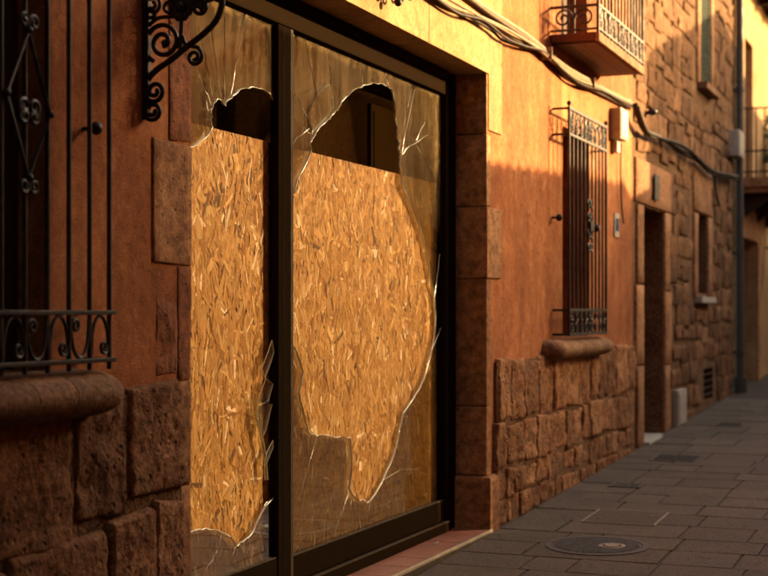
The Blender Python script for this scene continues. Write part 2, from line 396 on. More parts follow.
def place_stone(name, y0, y1, z0, z1, proud, mat, parent, n=8, m=8, seed=None, amp=.012, edge=.18, jit=.03, x=0.0, back=.05):
    global _seed
    _seed += 1
    mb = stone_mesh(y1 - y0, z1 - z0, proud, n, m, seed or _seed, amp, edge, jit, back)
    o = mb.build(name, mat, None, False); o.data.polygons.foreach_set('use_smooth', [i < n * m for i in range(len(o.data.polygons))]); o.location = (x, (y0 + y1) / 2, (z0 + z1) / 2)
    o.parent = parent; o.matrix_parent_inverse = world_of(parent).inverted(); return o
_seed = 100

def spiral(c, r0, r1, a0, turns, n=26):
    return [(c[0] + (r0 + (r1 - r0) * i / n) * math.cos(a0 + turns * 2 * math.pi * i / n), c[1] + (r0 + (r1 - r0) * i / n) * math.sin(a0 + turns * 2 * math.pi * i / n)) for i in range(n + 1)]
def smooth_path(pts, n=6):
    """Catmull-Rom through the points"""
    P = [Vector(p) for p in pts]; out = []
    for i in range(len(P) - 1):
        a = P[max(i - 1, 0)]; b = P[i]; c = P[i + 1]; d = P[min(i + 2, len(P) - 1)]
        for k in range(n):
            t = k / n
            out.append(.5 * ((2 * b) + (c - a) * t + (2 * a - 5 * b + 4 * c - d) * t * t + (3 * b - a - 3 * c + d) * t ** 3))
    out.append(P[-1]); return out
def on_wall(pts, x, y0=0, z0=0): return [(x, y0 + a, z0 + b) for a, b in pts]
def out_wall(pts, y, x0=0, z0=0): return [(x0 + a, y, z0 + b) for a, b in pts]

# measured outlines in metres: (along the wall, height)
HOLE_RIGHT = [(6.727, 1.306), (6.788, 1.264), (6.862, 1.158), (6.812, 1.057), (6.837, 0.993), (6.874, 0.929), (6.925, 0.847), (7.027, 0.812), (7.132, 0.809), (7.24, 0.79), (7.365, 0.785), (7.493, 0.764), (7.522, 0.649), (7.508, 0.561), (7.479, 0.48), (7.522, 0.447), (7.61, 0.403), (7.685, 0.393), (7.746, 0.369), (7.808, 0.384), (7.982, 0.47), (8.113, 0.558), (8.214, 0.657), (8.248, 0.715), (8.282, 0.774), (8.334, 0.85), (8.457, 0.904), (8.621, 0.983), (8.733, 1.067), (8.828, 1.186), (8.906, 1.314), (8.925, 1.431), (8.906, 1.542), (8.828, 1.715), (8.714, 1.917), (8.621, 2.014), (8.529, 2.103), (8.369, 2.21), (8.299, 2.253), (8.299, 2.327), (8.273, 2.379), (8.282, 2.429), (8.248, 2.462), (8.265, 2.501), (8.222, 2.538), (8.231, 2.588), (8.197, 2.632), (8.197, 2.693), (8.163, 2.767), (8.13, 2.811), (8.064, 2.819), (7.998, 2.821), (7.902, 2.807), (7.823, 2.802), (7.731, 2.776), (7.61, 2.742), (7.493, 2.697), (7.393, 2.644), (7.323, 2.591), (7.267, 2.556), (7.226, 2.535), (7.186, 2.513), (7.119, 2.478), (7.053, 2.444), (7.014, 2.413), (6.988, 2.389), (6.95, 2.363), (6.963, 2.323), (6.887, 2.236), (6.788, 2.15), (6.727, 2.042)]
EDGE_LEFT_TOP = [(5.487, 2.169), (5.708, 2.21), (5.801, 2.256), (5.868, 2.313), (5.849, 2.343), (5.858, 2.367), (5.849, 2.389), (5.887, 2.43), (5.906, 2.442), (5.926, 2.449), (5.965, 2.441), (5.985, 2.429), (5.995, 2.435), (6.024, 2.458), (6.065, 2.482), (6.136, 2.52), (6.209, 2.54), (6.262, 2.553), (6.382, 2.56), (6.448, 2.55), (6.482, 2.535), (6.539, 2.508)]
EDGE_LEFT_LOW = [(6.562, 0.559), (6.415, 0.517), (6.338, 0.464), (6.252, 0.398), (6.178, 0.38), (6.136, 0.377), (6.105, 0.367), (6.075, 0.4), (6.024, 0.426), (5.965, 0.449), (5.887, 0.473), (5.801, 0.494), (5.708, 0.498), (5.645, 0.494), (5.487, 0.503)]
SHARDS = [
    [(6.911, 2.505), (6.949, 2.557), (7.026, 2.625), (7.118, 2.676), (7.185, 2.702), (7.212, 2.646), (7.226, 2.577), (7.145, 2.518), (7.065, 2.476), (6.975, 2.423), (6.924, 2.454)],
    [(6.469, 1.332), (6.424, 1.273), (6.357, 1.197), (6.39, 1.147), (6.457, 1.223), (6.491, 1.272)],
    [(6.401, 1.147), (6.303, 1.03), (6.424, 1.028), (6.48, 1.114)],
    [(6.469, 1.015), (6.39, 1.025), (6.314, 1.015), (6.314, 0.947), (6.357, 0.856), (6.401, 0.892)],
    [(6.48, 0.836), (6.413, 0.783), (6.379, 0.718), (6.413, 0.734), (6.48, 0.797)],
    [(6.303, 1.02), (6.292, 0.963), (6.335, 0.878), (6.379, 0.757), (6.39, 0.648), (6.424, 0.645), (6.401, 0.769), (6.357, 0.895)]]
CRACKS = [
    [(7.104, 2.476), (7.013, 2.634), (6.848, 2.938)],
    [(7.252, 2.548), (7.211, 2.755), (7.144, 2.943)],
    [(7.669, 2.761), (7.654, 2.851), (7.609, 2.957)],
    [(8.047, 2.816), (8.03, 2.873), (8.063, 2.938)],
    [(6.948, 2.405), (6.848, 2.44), (6.725, 2.466)],
    [(6.936, 2.435), (6.811, 2.379), (6.713, 2.327)],
    [(6.91, 2.484), (6.811, 2.554), (6.725, 2.604)],
    [(8.548, 2.525), (8.696, 2.451), (8.926, 2.344)],
    [(8.352, 0.867), (8.44, 0.613), (8.548, 0.29)],
    [(8.096, 0.548), (8.146, 0.398), (8.214, 0.227)],
    [(7.792, 0.381), (7.746, 0.3), (7.715, 0.252)],
    [(7.463, 0.465), (7.378, 0.376), (7.252, 0.261)],
    [(7.507, 0.443), (7.492, 0.35), (7.478, 0.262)],
    [(6.835, 0.973), (6.774, 1.018), (6.713, 1.098)],
    [(7.013, 0.808), (6.91, 0.644), (6.786, 0.502)],
    [(8.715, 1.068), (8.848, 1.224), (9.025, 1.365)],
    [(7.966, 0.472), (8.265, 0.507), (8.621, 0.483)],
    [(5.953, 2.443), (5.894, 2.6), (5.846, 2.77)],
    [(5.982, 2.438), (5.972, 2.635), (5.982, 2.836)],
    [(5.875, 2.433), (5.808, 2.582), (5.724, 2.747)],
    [(6.093, 0.37), (6.052, 0.31), (6.032, 0.258)],
    [(6.134, 0.373), (6.207, 0.31), (6.249, 0.255)],
    [(5.953, 0.446), (5.913, 0.378), (5.799, 0.306)],
    [(6.325, 0.461), (6.368, 0.382), (6.413, 0.292)],
    [(6.39, 0.521), (6.469, 0.541), (6.572, 0.588)],
    [(6.186, 0.38), (6.165, 0.311), (6.196, 0.259)]]
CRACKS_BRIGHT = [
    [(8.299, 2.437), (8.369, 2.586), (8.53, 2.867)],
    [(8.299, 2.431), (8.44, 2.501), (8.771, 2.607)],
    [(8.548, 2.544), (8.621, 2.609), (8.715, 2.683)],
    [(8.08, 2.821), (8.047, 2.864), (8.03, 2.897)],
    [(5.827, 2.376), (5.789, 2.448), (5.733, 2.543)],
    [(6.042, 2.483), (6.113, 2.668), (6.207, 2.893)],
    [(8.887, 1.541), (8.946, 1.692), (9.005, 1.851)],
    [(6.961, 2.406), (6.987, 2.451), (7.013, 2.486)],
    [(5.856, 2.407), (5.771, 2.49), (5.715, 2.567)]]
CABLES_HOUSE = [
    [(8.698, 3.467), (9.264, 3.459), (10.003, 3.463), (10.656, 3.439), (11.279, 3.406), (12.221, 3.425), (13.027, 3.427), (13.699, 3.471)],
    [(8.65, 3.451), (9.187, 3.435), (9.83, 3.434), (10.558, 3.428), (11.064, 3.385), (11.733, 3.373), (12.748, 3.427), (13.777, 3.443)],
    [(8.045, 3.325), (8.386, 3.327), (8.894, 3.37), (9.58, 3.398), (10.274, 3.4), (10.857, 3.374), (11.559, 3.359), (12.349, 3.4), (13.652, 3.439)],
    [(7.985, 3.312), (8.45, 3.303), (8.966, 3.353), (9.419, 3.324), (9.916, 3.353), (10.462, 3.401), (10.96, 3.353), (11.617, 3.328), (12.48, 3.389), (13.621, 3.403)],
    [(8.105, 3.337), (8.616, 3.343), (9.038, 3.389), (9.745, 3.381), (10.367, 3.41), (10.806, 3.391), (11.733, 3.357), (12.886, 3.386), (13.699, 3.401)],
    [(8.075, 3.335), (8.516, 3.336), (9.187, 3.332), (9.459, 3.317), (9.916, 3.351), (10.414, 3.398), (11.064, 3.348), (11.446, 3.32), (12.096, 3.364), (13.027, 3.411)],
    [(8.197, 3.359), (8.753, 3.365), (9.302, 3.38), (9.703, 3.388), (10.228, 3.412), (10.705, 3.396), (11.39, 3.377), (12.349, 3.418), (13.746, 3.458)]]
CABLES_STONE = [
    [(13.65, 3.431), (14.019, 3.259), (14.54, 3.251), (15.195, 3.253), (16.455, 3.263), (17.41, 3.257), (18.334, 3.216), (19.203, 3.249), (20.491, 3.35)],
    [(13.65, 3.421), (14.188, 3.245), (14.814, 3.234), (15.594, 3.278), (16.343, 3.271), (17.04, 3.258), (18.196, 3.204), (19.053, 3.214), (20.491, 3.326)],
    [(13.65, 3.414), (14.103, 3.227), (14.721, 3.245), (15.392, 3.287), (16.569, 3.285), (17.665, 3.25), (18.616, 3.22), (19.827, 3.308), (20.491, 3.357)],
    [(18.759, 3.232), (18.687, 3.116), (18.832, 2.972), (19.053, 2.843)],
    [(19.827, 3.304), (19.747, 3.111), (19.636, 2.94)]]

# ================================================================== SETTING
mb = MB()
nx, ny = 6, 40
for i in range(nx + 1):
    for j in range(ny + 1):
        x = -60 + 120 * i / nx; y = -60 + 180 * j / ny
        mb.v.append((x, y, gz(y)))
for i in range(nx):
    for j in range(ny):
        a = i * (ny + 1) + j; mb.f.append((a, a + ny + 1, a + ny + 2, a + 1)); mb.mi.append(0)
tag(mb.build("road", MT['asphalt']), kind="structure")

tilt = math.atan(SLOPE)
pave = MB().add([(0.0, 2, gz(2) + .004), (3.2, 2, gz(2) + .004), (3.2, 26, gz(26) + .004), (0.0, 26, gz(26) + .004)], [(0, 1, 2, 3)]).build("pavement", MT['kerbmortar'])
tag(pave, kind="structure")
slab_src = []
for k in range(4):
    b = MB().box(-.5, .5, -.5, .5, -.02, 0.0).build("paving_slab", MT['slab'])
    bm = bmesh.new(); bm.from_mesh(b.data); bmesh.ops.bevel(bm, geom=[e for e in bm.edges if all(v.co.z > -.001 for v in e.verts)], offset=.012, segments=2, affect='EDGES')
    r_ = random.Random(k)
    for v in bm.verts:
        if v.co.z > -.001: v.co.z += r_.uniform(-.0015, .0015)
    bm.to_mesh(b.data); bm.free(); slab_src.append(b.data); bpy.data.objects.remove(b)
y = 5.0; row = 0
while y < 19.5:
    L = rng.choice((.40, .44, .48))
    if y > 13: L *= 1.35
    cuts = [.045, .045 + rng.uniform(.30, .55), rng.uniform(.72, .92), 1.29, rng.uniform(1.75, 1.95), 2.4, 3.15] if row % 2 else [.045, rng.uniform(.42, .62), 1.2 + rng.uniform(-.05, .09), rng.uniform(1.6, 1.75), rng.uniform(2.1, 2.3), 3.15]
    for a, b in zip(cuts[:-1], cuts[1:]):
        o = bpy.data.objects.new("paving_slab", rng.choice(slab_src)); link(o, pave)
        o.scale = (b - a - .0055, L - .0055, 1)
        yc = y + L / 2; o.location = ((a + b) / 2, yc, gz(yc) + .012 + rng.uniform(-.002, .002))
        o.rotation_euler = (tilt + rng.uniform(-.002, .002), rng.uniform(-.002, .002), 0)
    y += L; row += 1

# ================================================================== TERRACOTTA HOUSE
house = empty("stucco_house", (0, 9.3, 0), "terracotta stucco house with a boarded shopfront and rough stone base", "house")
OPS = [(5.2, 9.24, -.8, 3.07), (3.0, 4.21, 1.27, 3.9), (11.25, 12.1, 1.27, 2.95), (11.2, 12.1, 3.62, 5.9)]
wall = wall_open(-4.0, 13.93, -.8, 7.0, OPS, .42).build("wall", MT['stucco'], house)
MB().box(-4.4, .38, -4.1, 14.0, 7.0, 7.14).box(-4.4, .30, -4.1, 14.0, 6.9, 6.998).build("roof", MT['roof'], house)

# door surround: lintel, pillar blocks and jamb stones
sur = MB().box(-.4185, -.402, 5.3, 9.1, 3.06, 3.6).build("door_surround", MT['jamb'], house)
# lintel stones (their soffit is the top of the opening)
for a, b in ((5.2, 6.62), (6.625, 8.05), (8.055, 9.238)):
    MB().box(-.40, .016, a, b, 3.055, 3.62, .006).build("lintel_stone", MT['render'], sur)
MB().box(-.10, .014, 9.242, 9.545, 2.682, 3.62, .006).build("lintel_stone", MT['render'], sur)
for z0, z1, y1, pr in ((-.3, .38, 9.395, .050), (.386, .84, 9.30, .010), (.846, 1.69, 9.30, .010), (1.696, 2.17, 9.545, .014), (2.176, 2.65, 9.30, .010), (2.656, 3.053, 9.24, .009)):
    MB().box(-.414 if pr > .03 else -.415, pr, 9.205 if pr < .03 else 9.18, y1, z0, z1, .009 if pr < .03 else .035).build("pillar_stone", MT['jamb'], sur)
for z0, z1, y0, mt in ((-.4, .77, 5.10, 'jamb'), (.775, 1.19, 5.105, 'jamb'), (1.195, 1.655, 5.10, 'reddish'), (1.66, 2.148, 4.90, 'jamb'), (2.152, 3.05, 5.03, 'reddish')):
    o = place_stone("jamb_stone", y0, 5.205, z0, z1, .005 if y0 > 4.95 else .009, MT[mt], sur, 10, 16, amp=.004, edge=.02, jit=.012, back=.40)
# rough patch where the plaster has peeled
place_stone("peeled_patch", 4.93, 5.10, 1.20, 1.645, .002, MT['reddish'], sur, 16, 30, amp=.012, edge=.3, jit=.06, x=.0005)

# stone base under the left window
baseL = MB().box(-.02, .020, 2.2, 5.10, -.6, 1.16).build("stone_base", MT['mortar'], house)
for y0, y1, z0, z1, pr in ((4.69, 5.095, .765, 1.19, .040), (4.345, 4.655, .72, 1.17, .036), (3.72, 4.315, .66, 1.12, .034), (3.05, 3.69, .62, 1.13, .05), (2.3, 3.02, .6, 1.12, .05),
    (4.86, 5.095, .10, .735, .045), (4.53, 4.835, .40, .715, .065), (3.93, 4.50, .22, .68, .05), (3.3, 3.90, .20, .62, .05), (2.5, 3.27, .15, .58, .05),
    (4.5, 4.84, .06, .375, .05), (3.9, 4.47, -.20, .19, .05), (4.5, 5.09, -.2, .04, .05), (3.2, 3.87, -.25, .17, .05), (2.5, 3.17, -.3, .12, .05)):
    place_stone("stone_block", y0, y1, z0, z1, pr, MT['block'], baseL, 40, 40, amp=.013, edge=.045, jit=.045)

# stone base right of the shop door: courses of split slabs, then small rubble
baseR = MB().box(-.02, .022, 9.40, 13.92, -.4, 1.13).build("stone_base", MT['pointing'], house)
r2 = random.Random(21)
def course(ya, yb, z0, z1, w0, w1, parent, mat, proud, gap=.012, zj=.02, n=9, m=9, name="base_stone", amp=.018, edge=.04, ops=()):
    y = ya
    while y < yb - .05:
        w = min(r2.uniform(w0, w1), yb - y)
        if yb - y - w < w0 * .5: w = yb - y
        b0, b1 = z0 + r2.uniform(-zj, zj), z1 + r2.uniform(-zj, zj)
        if not any(y < o[1] - .04 and y + w > o[0] + .04 and b0 < o[3] - .03 and b1 > o[2] + .03 for o in ops):
            place_stone(name, y + gap / 2, y + w - gap / 2, b0 + gap / 2, b1 - gap / 2, proud * r2.uniform(.7, 1.35), mat, parent, n, m, amp=amp, edge=edge, jit=.05)
        y += w
course(9.41, 13.9, .71, 1.145, .27, .52, baseR, MT['plinth'], .034, zj=.015, n=18, m=20)
course(9.36, 13.9, .39, .70, .22, .46, baseR, MT['plinth'], .034, n=16, m=16)
course(9.36, 13.9, .19, .385, .17, .36, baseR, MT['plinth'], .03, n=12, m=12)
course(9.36, 13.9, .02, .185, .18, .40, baseR, MT['plinth'], .03, n=12, m=10)
course(9.36, 12.2, -.12, .015, .22, .5, baseR, MT['plinth'], .03, n=8, m=6)

# sills
def bullnose(y0, y1, zc, rz_, proj, cuts, parent):
    ss = [y0, *cuts, y1]
    for a, b in zip(ss[:-1], ss[1:]):
        mb = MB(); n = 14; rings = []
        ends = [(a + .002, 1.0)] if a != y0 else [(a, .35), (a + .02, .7), (a + .06, .94), (a + .11, 1.0)]
        ends += [(a + (b - a) * .5, 1.0)]
        ends += [(b - .002, 1.0)] if b != y1 else [(b - .11, 1.0), (b - .06, .94), (b - .02, .7), (b, .35)]
        for yy, k in ends:
            ring = [(-.06, yy, zc + rz_ * k), *[(proj * k * math.cos(t) ** .8 if math.cos(t) > 0 else 0, yy, zc + rz_ * k * math.sin(t)) for t in [math.pi / 2 - math.pi * q / n for q in range(n + 1)]], (-.06, yy, zc - rz_ * k)]
            rings.append(ring)
        k = len(rings[0]); mb.v = [p for rg in rings for p in rg]
        for i in range(len(rings) - 1):
            for j in range(k): mb.f.append((i * k + j, (i + 1) * k + j, (i + 1) * k + (j + 1) % k, i * k + (j + 1) % k)); mb.mi.append(0)
        mb.f += [tuple(range(k)), tuple((len(rings) - 1) * k + j for j in range(k - 1, -1, -1))]; mb.mi += [0, 0]
        o = mb.build("sill_stone", MT['sill'], parent); smooth_by_angle(o, 50)
silL = MB().box(-.10, .02, 2.7, 4.36, 1.20, 1.262).build("window_sill", MT['sill'], house)
bullnose(2.6, 4.48, 1.185, .085, .185, [3.2, 3.90, 4.12], silL)
silR = MB().box(-.10, .02, 10.75, 12.3, 1.19, 1.262).build("window_sill", MT['sill'], house)
bullnose(10.62, 12.48, 1.178, .082, .165, [11.6], silR)

# window recess linings and shutters (part of the house)
def shutters(y0, y1, z0, z1, x, mat, parent, leaves=2, name="window_shutter"):
    sh = MB().box(x - .04, x, y0, y1, z0, z1).build(name, mat, parent)
    w = (y1 - y0) / leaves
    for k in range(leaves):
        a, b = y0 + k * w + .006, y0 + (k + 1) * w - .006
        MB().box(x + .001, x + .022, a, a + .08, z0 + .01, z1 - .01, .004).box(x + .001, x + .022, b - .08, b, z0 + .01, z1 - .01, .004).box(x + .001, x + .020, a + .081, b - .081, z0 + .01, z0 + .12, .004).box(x + .001, x + .020, a + .081, b - .081, z1 - .12, z1 - .01, .004).box(x + .001, x + .020, a + .081, b - .081, (z0 + z1) / 2 - .05, (z0 + z1) / 2 + .05, .004).build("shutter_leaf", mat, sh)
        n = 4; pw = (b - a - .164) / n
        for q in range(n):
            MB().box(x + .001, x + .010, a + .082 + q * pw + .002, a + .082 + (q + 1) * pw - .002, z0 + .121, (z0 + z1) / 2 - .051, .002).box(x + .001, x + .010, a + .082 + q * pw + .002, a + .082 + (q + 1) * pw - .002, (z0 + z1) / 2 + .051, z1 - .121, .002).build("shutter_board", mat, sh)
    return sh
shutters(3.002, 4.208, 1.272, 3.898, -.14, MT['shutter'], house)
shutters(11.252, 12.098, 1.272, 2.948, -.34, MT['shutter'], house)
shutters(11.202, 12.098, 3.622, 5.898, -.16, MT['door'], house, 2, "balcony_door")

# ================================================================== IRONWORK
def iron_bar(name, pts, r, parent, n=6, mat='iron'):
    o = MB().tube(pts, r, n).build(name, MT[mat], parent); return smooth_by_angle(o, 50) if n > 5 else o
def flat_scroll(name, paths, r, parent, mat='iron'):
    mb = MB()
    for p in paths: mb.tube(p, r, 6)
    return smooth_by_angle(mb.build(name, MT[mat], parent), 50)

# left window grille
gl = empty("window_grille", (.13, 3.6, 1.28), "black wrought iron window grille with diamond ornament above the long rounded sill", "window grille")
for k in range(12):
    y = 4.39 - .1245 * k
    if y > 2.98: iron_bar("bar", [(.13, y, 1.27), (.13, y, 3.98)], .0085, gl, 8)
for z in (1.303, 1.468, 3.9):
    MB().box(.118, .146, 2.96, 4.412, z - .008, z + .008, .003).build("rail", MT['iron'], gl)
    MB().box(-.05, .118, 4.386, 4.402, z - .007, z + .007, .003).build("wall_tie", MT['iron'], gl)
for k in range(11):
    y0 = 4.39 - .1245 * (k + 1); w = .1245; fl = k % 2
    arch = [(w * .04, .0)] + [(w * .5 + w * .42 * math.cos(math.pi - t), .055 + .098 * math.sin(t)) for t in [math.pi * q / 12 for q in range(13)]]
    end = spiral((w * .92 - .026, .045), .026, .007, 0, -1.3, 18)
    p = arch + [(w * .92, .05)] + end[1:]
    if fl: p = [(w - a, .165 - b) for a, b in p]
    flat_scroll("scroll", [on_wall(p, .132, y0, 1.303)], .0065, gl)
dy, dz = 3.895, 2.135
dm = [on_wall([(0, .235), (.117, -.02), (0, -.235), (-.117, .02), (0, .235)], .142, dy, dz)]
for s in (1, -1):
    dm.append(on_wall([(s * a, b) for a, b in spiral((.026, .02), .03, .006, -1.5, 1.4)], .144, dy, dz - .03)); dm.append(on_wall([(s * a, b) for a, b in spiral((.026, -.03), .028, .006, 1.5, -1.4)], .144, dy, dz - .01))
    dm.append(on_wall([(s * a, b) for a, b in spiral((.026, .262), .026, .006, 3.5, -1.3)], .144, dy, dz)); dm.append(on_wall([(s * a, b) for a, b in spiral((.026, -.262), .026, .006, 2.7, 1.3)], .144, dy, dz))
flat_scroll("diamond_ornament", dm, .0075, gl)
for a, b in ((.117, -.02), (-.117, .02), (0, .235), (0, -.235)):
    smooth_by_angle(MB().ball((.146, dy + a, dz + b), .013).build("rivet", MT['iron'], gl), 60)
# shutter stays (little iron knobs on the wall)
st = empty("shutter_stay", (.0, 4.42, 2.12), "round iron shutter stay on the wall behind the diamond grille", "shutter stay")
smooth_by_angle(MB().tube([(-.02, 4.424, 2.123), (.05, 4.424, 2.123)], .008, 8).build("pin", MT['iron'], st)); smooth_by_angle(MB().ball((.055, 4.424, 2.123), .024).build("knob", MT['iron'], st), 60)
st = empty("shutter_stay", (.0, 10.93, 2.12), "small round iron shutter stay in shade beside the narrow barred window", "shutter stay")
smooth_by_angle(MB().tube([(-.02, 10.93, 2.20), (.05, 10.93, 2.20)], .009, 8).build("pin", MT['iron'], st)); smooth_by_angle(MB().ball((.055, 10.93, 2.20), .028).build("knob", MT['iron'], st), 60)

# right window grille, standing off the wall on four returns
g2 = empty("window_grille", (.13, 11.58, 1.28), "tall projecting window grille with scrolled top and bottom bands over the short sill", "window grille")
Y0, Y1 = 10.945, 12.225
nb = 11
for k in range(nb):
    y = Y0 + (Y1 - Y0) * k / (nb - 1)
    iron_bar("bar", [(.13, y, 1.285), (.13, y, 3.045)], .011 if k in (0, nb - 1) else .0085, g2, 8)
for z in (1.295, 1.485, 2.845, 3.045):
    MB().box(.119, .141, Y0 - .012, Y1 + .012, z - .011, z + .011, .003).build("rail", MT['iron'], g2)
    for y in (Y0, Y1): MB().box(-.05, .118, y - .009, y + .009, z - .009, z + .009, .003).build("return_bar", MT['iron'], g2)
for zb in (1.30, 2.85):
    for k in range(8):
        w = (Y1 - Y0) / 8; y0 = Y0 + k * w; s = 1 if k % 2 else -1
        p = spiral((w * .5, .13), .045, .012, 0, 1.2, 18)[::-1] + [(w * .5 + .045, .12), (w * .5, .09), (w * .5 - .045, .065)] + spiral((w * .5, .055), .045, .012, math.pi, 1.2, 18)
        if s < 0: p = [(w - a, b) for a, b in p]
        flat_scroll("scroll", [on_wall(p, .131, y0, zb)], .0075, g2)
for y in (Y0, Y1): smooth_by_angle(MB().ball((.13, y, 3.085), .019).tube([(.13, y, 3.05), (.13, y, 3.08)], .008).build("finial", MT['iron'], g2), 60)
orn = []
for s in (1, -1):
    for cz, a0 in ((.17, 3.4), (.06, 2.7), (-.06, 3.5), (-.17, 2.7)): orn.append(on_wall([(s * a, b) for a, b in spiral((.045, cz), .045, .01, a0, 1.25 if cz < 0 else -1.25)], .150, 11.55, 2.17))
flat_scroll("scroll_ornament", orn, .010, g2)
MB().box(.145, .175, 11.49, 11.62, 2.12, 2.20, .008).ball((.18, 11.66, 2.155), .03).build("lock_boss", MT['iron'], g2)

# wrought iron bracket by the shop door
br = empty("iron_bracket", (0, 4.836, 2.22), "black wrought iron scroll bracket fixed beside the shop door", "bracket")
MB().box(.003, .030, 4.822, 4.850, 2.205, 3.15, .004).build("back_bar", MT['iron'], br)
def bz(l): return [((a - 52) / 4.43 / 252.0, 2.219 + (520 - b) / 4.43 / 259.0) for a, b in l]
def bk(l, n=6): return [(p.x, 4.836, p.y) for p in smooth_path([Vector((a, b, 0)) for a, b in bz(l)], n)]
def bs(cx, cy, r0, r1, a0, t, n=30): return [(a, 4.836, b) for a, b in bz([(cx + q[0], cy - q[1]) for q in spiral((0, 0), r0, r1, a0, t, n)])]
arm = bk([(62, 400), (75, 360), (120, 318), (185, 282), (250, 238), (310, 200), (370, 158), (410, 115), (430, 60), (432, 10), (425, -40), (440, -90), (500, -130), (600, -150)])
smooth_by_angle(MB().tube(arm, .012, 8, flat=1.0).build("arm", MT['iron'], br), 50)
smooth_by_angle(MB().tube(bs(150, 200, 92, 16, -2.1, -1.9, 48), .0095, 8).ball((bz([(160, 205)])[0][0], 4.836, bz([(160, 205)])[0][1]), .015).build("scroll", MT['iron'], br), 50)
smooth_by_angle(MB().tube(bk([(62, 400), (66, 430), (85, 458)]) + bs(110, 412, 46, 10, -2.1, 1.45, 36), .009, 8).build("scroll", MT['iron'], br), 50)
smooth_by_angle(MB().tube(bk([(56, 455), (56, 490), (66, 525)]) + bs(100, 498, 42, 10, -2.4, 1.45, 36), .009, 8).build("scroll", MT['iron'], br), 50)
smooth_by_angle(MB().tube(bs(325, 62, 40, 9, 2.6, -1.6, 36), .0085, 8).ball((bz([(330, 60)])[0][0], 4.836, bz([(330, 60)])[0][1]), .012).build("scroll", MT['iron'], br), 50)
smooth_by_angle(MB().tube(bk([(245, 180), (258, 215), (290, 228), (322, 235)]) + bs(302, 275, 38, 9, 1.0, -1.5, 36), .008, 8).build("scroll", MT['iron'], br), 50)
smooth_by_angle(MB().tube(bk([(230, 235), (236, 180), (240, 100), (235, 40), (225, -60)]), .009, 8).build("stay_rod", MT['iron'], br), 50)
smooth_by_angle(MB().tube(bk([(60, 140), (120, 95), (190, 92), (236, 95), (300, 60), (420, 20)]), .008, 8).build("stay_rod", MT['iron'], br), 50)
for cx, cy, r0, a0, t in ((100, 30, 40, -1.5, 1.5), (180, 45, 42, 2.0, -1.5), (150, -20, 40, -1, 1.4), (270, 30, 34, 0, 1.4), (90, 70, 24, 1.5, -1.3), (205, -10, 36, 3, 1.4)):
    smooth_by_angle(MB().tube(bs(cx, cy, r0, 8, a0, t, 30), .0075, 6).build("scroll", MT['iron'], br), 50)
# leaf rosette in the middle
mb = MB(); cx_, cz_ = bz([(238, 55)])[0]
for k in range(9):
    a = k * 2 * math.pi / 9 + .2; mb.ball((cx_ + .034 * math.cos(a), 4.836, cz_ + .034 * math.sin(a)), .021, sc_=(1, .45, 1), seg=7, rings=5)
smooth_by_angle(mb.ball((cx_, 4.830, cz_), .022, seg=8, rings=6).build("rosette", MT['iron'], br), 60)
MB().box(.03, .9, 4.828, 4.844, 3.06, 3.085, .003).build("top_bar", MT['iron'], br)

# scrolled iron over the lintel (only its lower edge shows under the picture's top)
oi = empty("iron_ornament", (.10, 7.34, 3.14), "dark curled iron ornament on the pale lintel above the shop window", "ornament")
for k, (cy, cz, r0, a0, t) in enumerate(((7.17, 3.23, .055, 0, 1.5), (7.29, 3.20, .045, 2, -1.5), (7.40, 3.20, .045, 1, 1.5), (7.52, 3.235, .055, 3, -1.5))):
    flat_scroll("scroll", [on_wall(spiral((cy, cz), r0, .01, a0, t), .09)], .009, oi)
MB().box(.0, .085, 7.10, 7.60, 3.30, 3.325, .003).build("bar", MT['iron'], oi)
smooth_by_angle(MB().ball((.09, 7.345, 3.148), .022).tube([(.09, 7.345, 3.16), (.09, 7.345, 3.31)], .008).build("drop", MT['iron'], oi), 60)

# ================================================================== SHOPFRONT
sf = empty("shop_window", (-.24, 7.2, .03), "bronze framed sliding shop window with two smashed glass panes", "shop window")
FR = MT['frame']
MB().box(-.30, -.215, 5.21, 9.03, 2.90, 3.05, .004).build("head_rail", FR, sf)
MB().box(-.275, -.195, 5.21, 9.03, 3.00, 3.052, .003).build("head_track", FR, sf)
MB().box(-.30, -.215, 9.033, 9.203, .04, 3.05, .004).build("side_stile", FR, sf)
MB().box(-.295, -.205, 9.125, 9.204, .04, 3.052, .003).build("side_track", FR, sf)
MB().box(-.30, -.215, 5.21, 5.36, .04, 2.899, .004).build("side_stile", FR, sf)
MB().box(-.268, -.222, 6.50, 6.640, .10, 2.899, .004).build("mullion", FR, sf)
MB().box(-.262, -.2215, 6.642, 6.674, .10, 2.899, .003).build("mullion_edge", MT['frame_edge'], sf)
MB().box(-.222, -.2195, 6.555, 6.559, .12, 2.89).build("gasket", MT['blackhole'], sf)
MB().box(-.275, -.226, 6.676, 9.03, .10, .225, .004).build("bottom_rail", FR, sf)
MB().box(-.249, -.229, 6.676, 9.03, .227, .236, .002).build("glazing_bead", MT['frame_edge'], sf)
MB().box(-.275, -.228, 5.362, 6.498, .10, .245, .004).build("bottom_rail", FR, sf)
MB().box(-.249, -.231, 5.362, 6.498, .247, .256, .002).build("glazing_bead", MT['frame_edge'], sf)
MB().box(-.275, -.185, 5.21, 9.03, .032, .098, .004).build("floor_track", FR, sf)
MB().box(-.205, -.1835, 5.4, 9.03, .094, .1005).build("track_edge", MT['frame_edge'], sf)

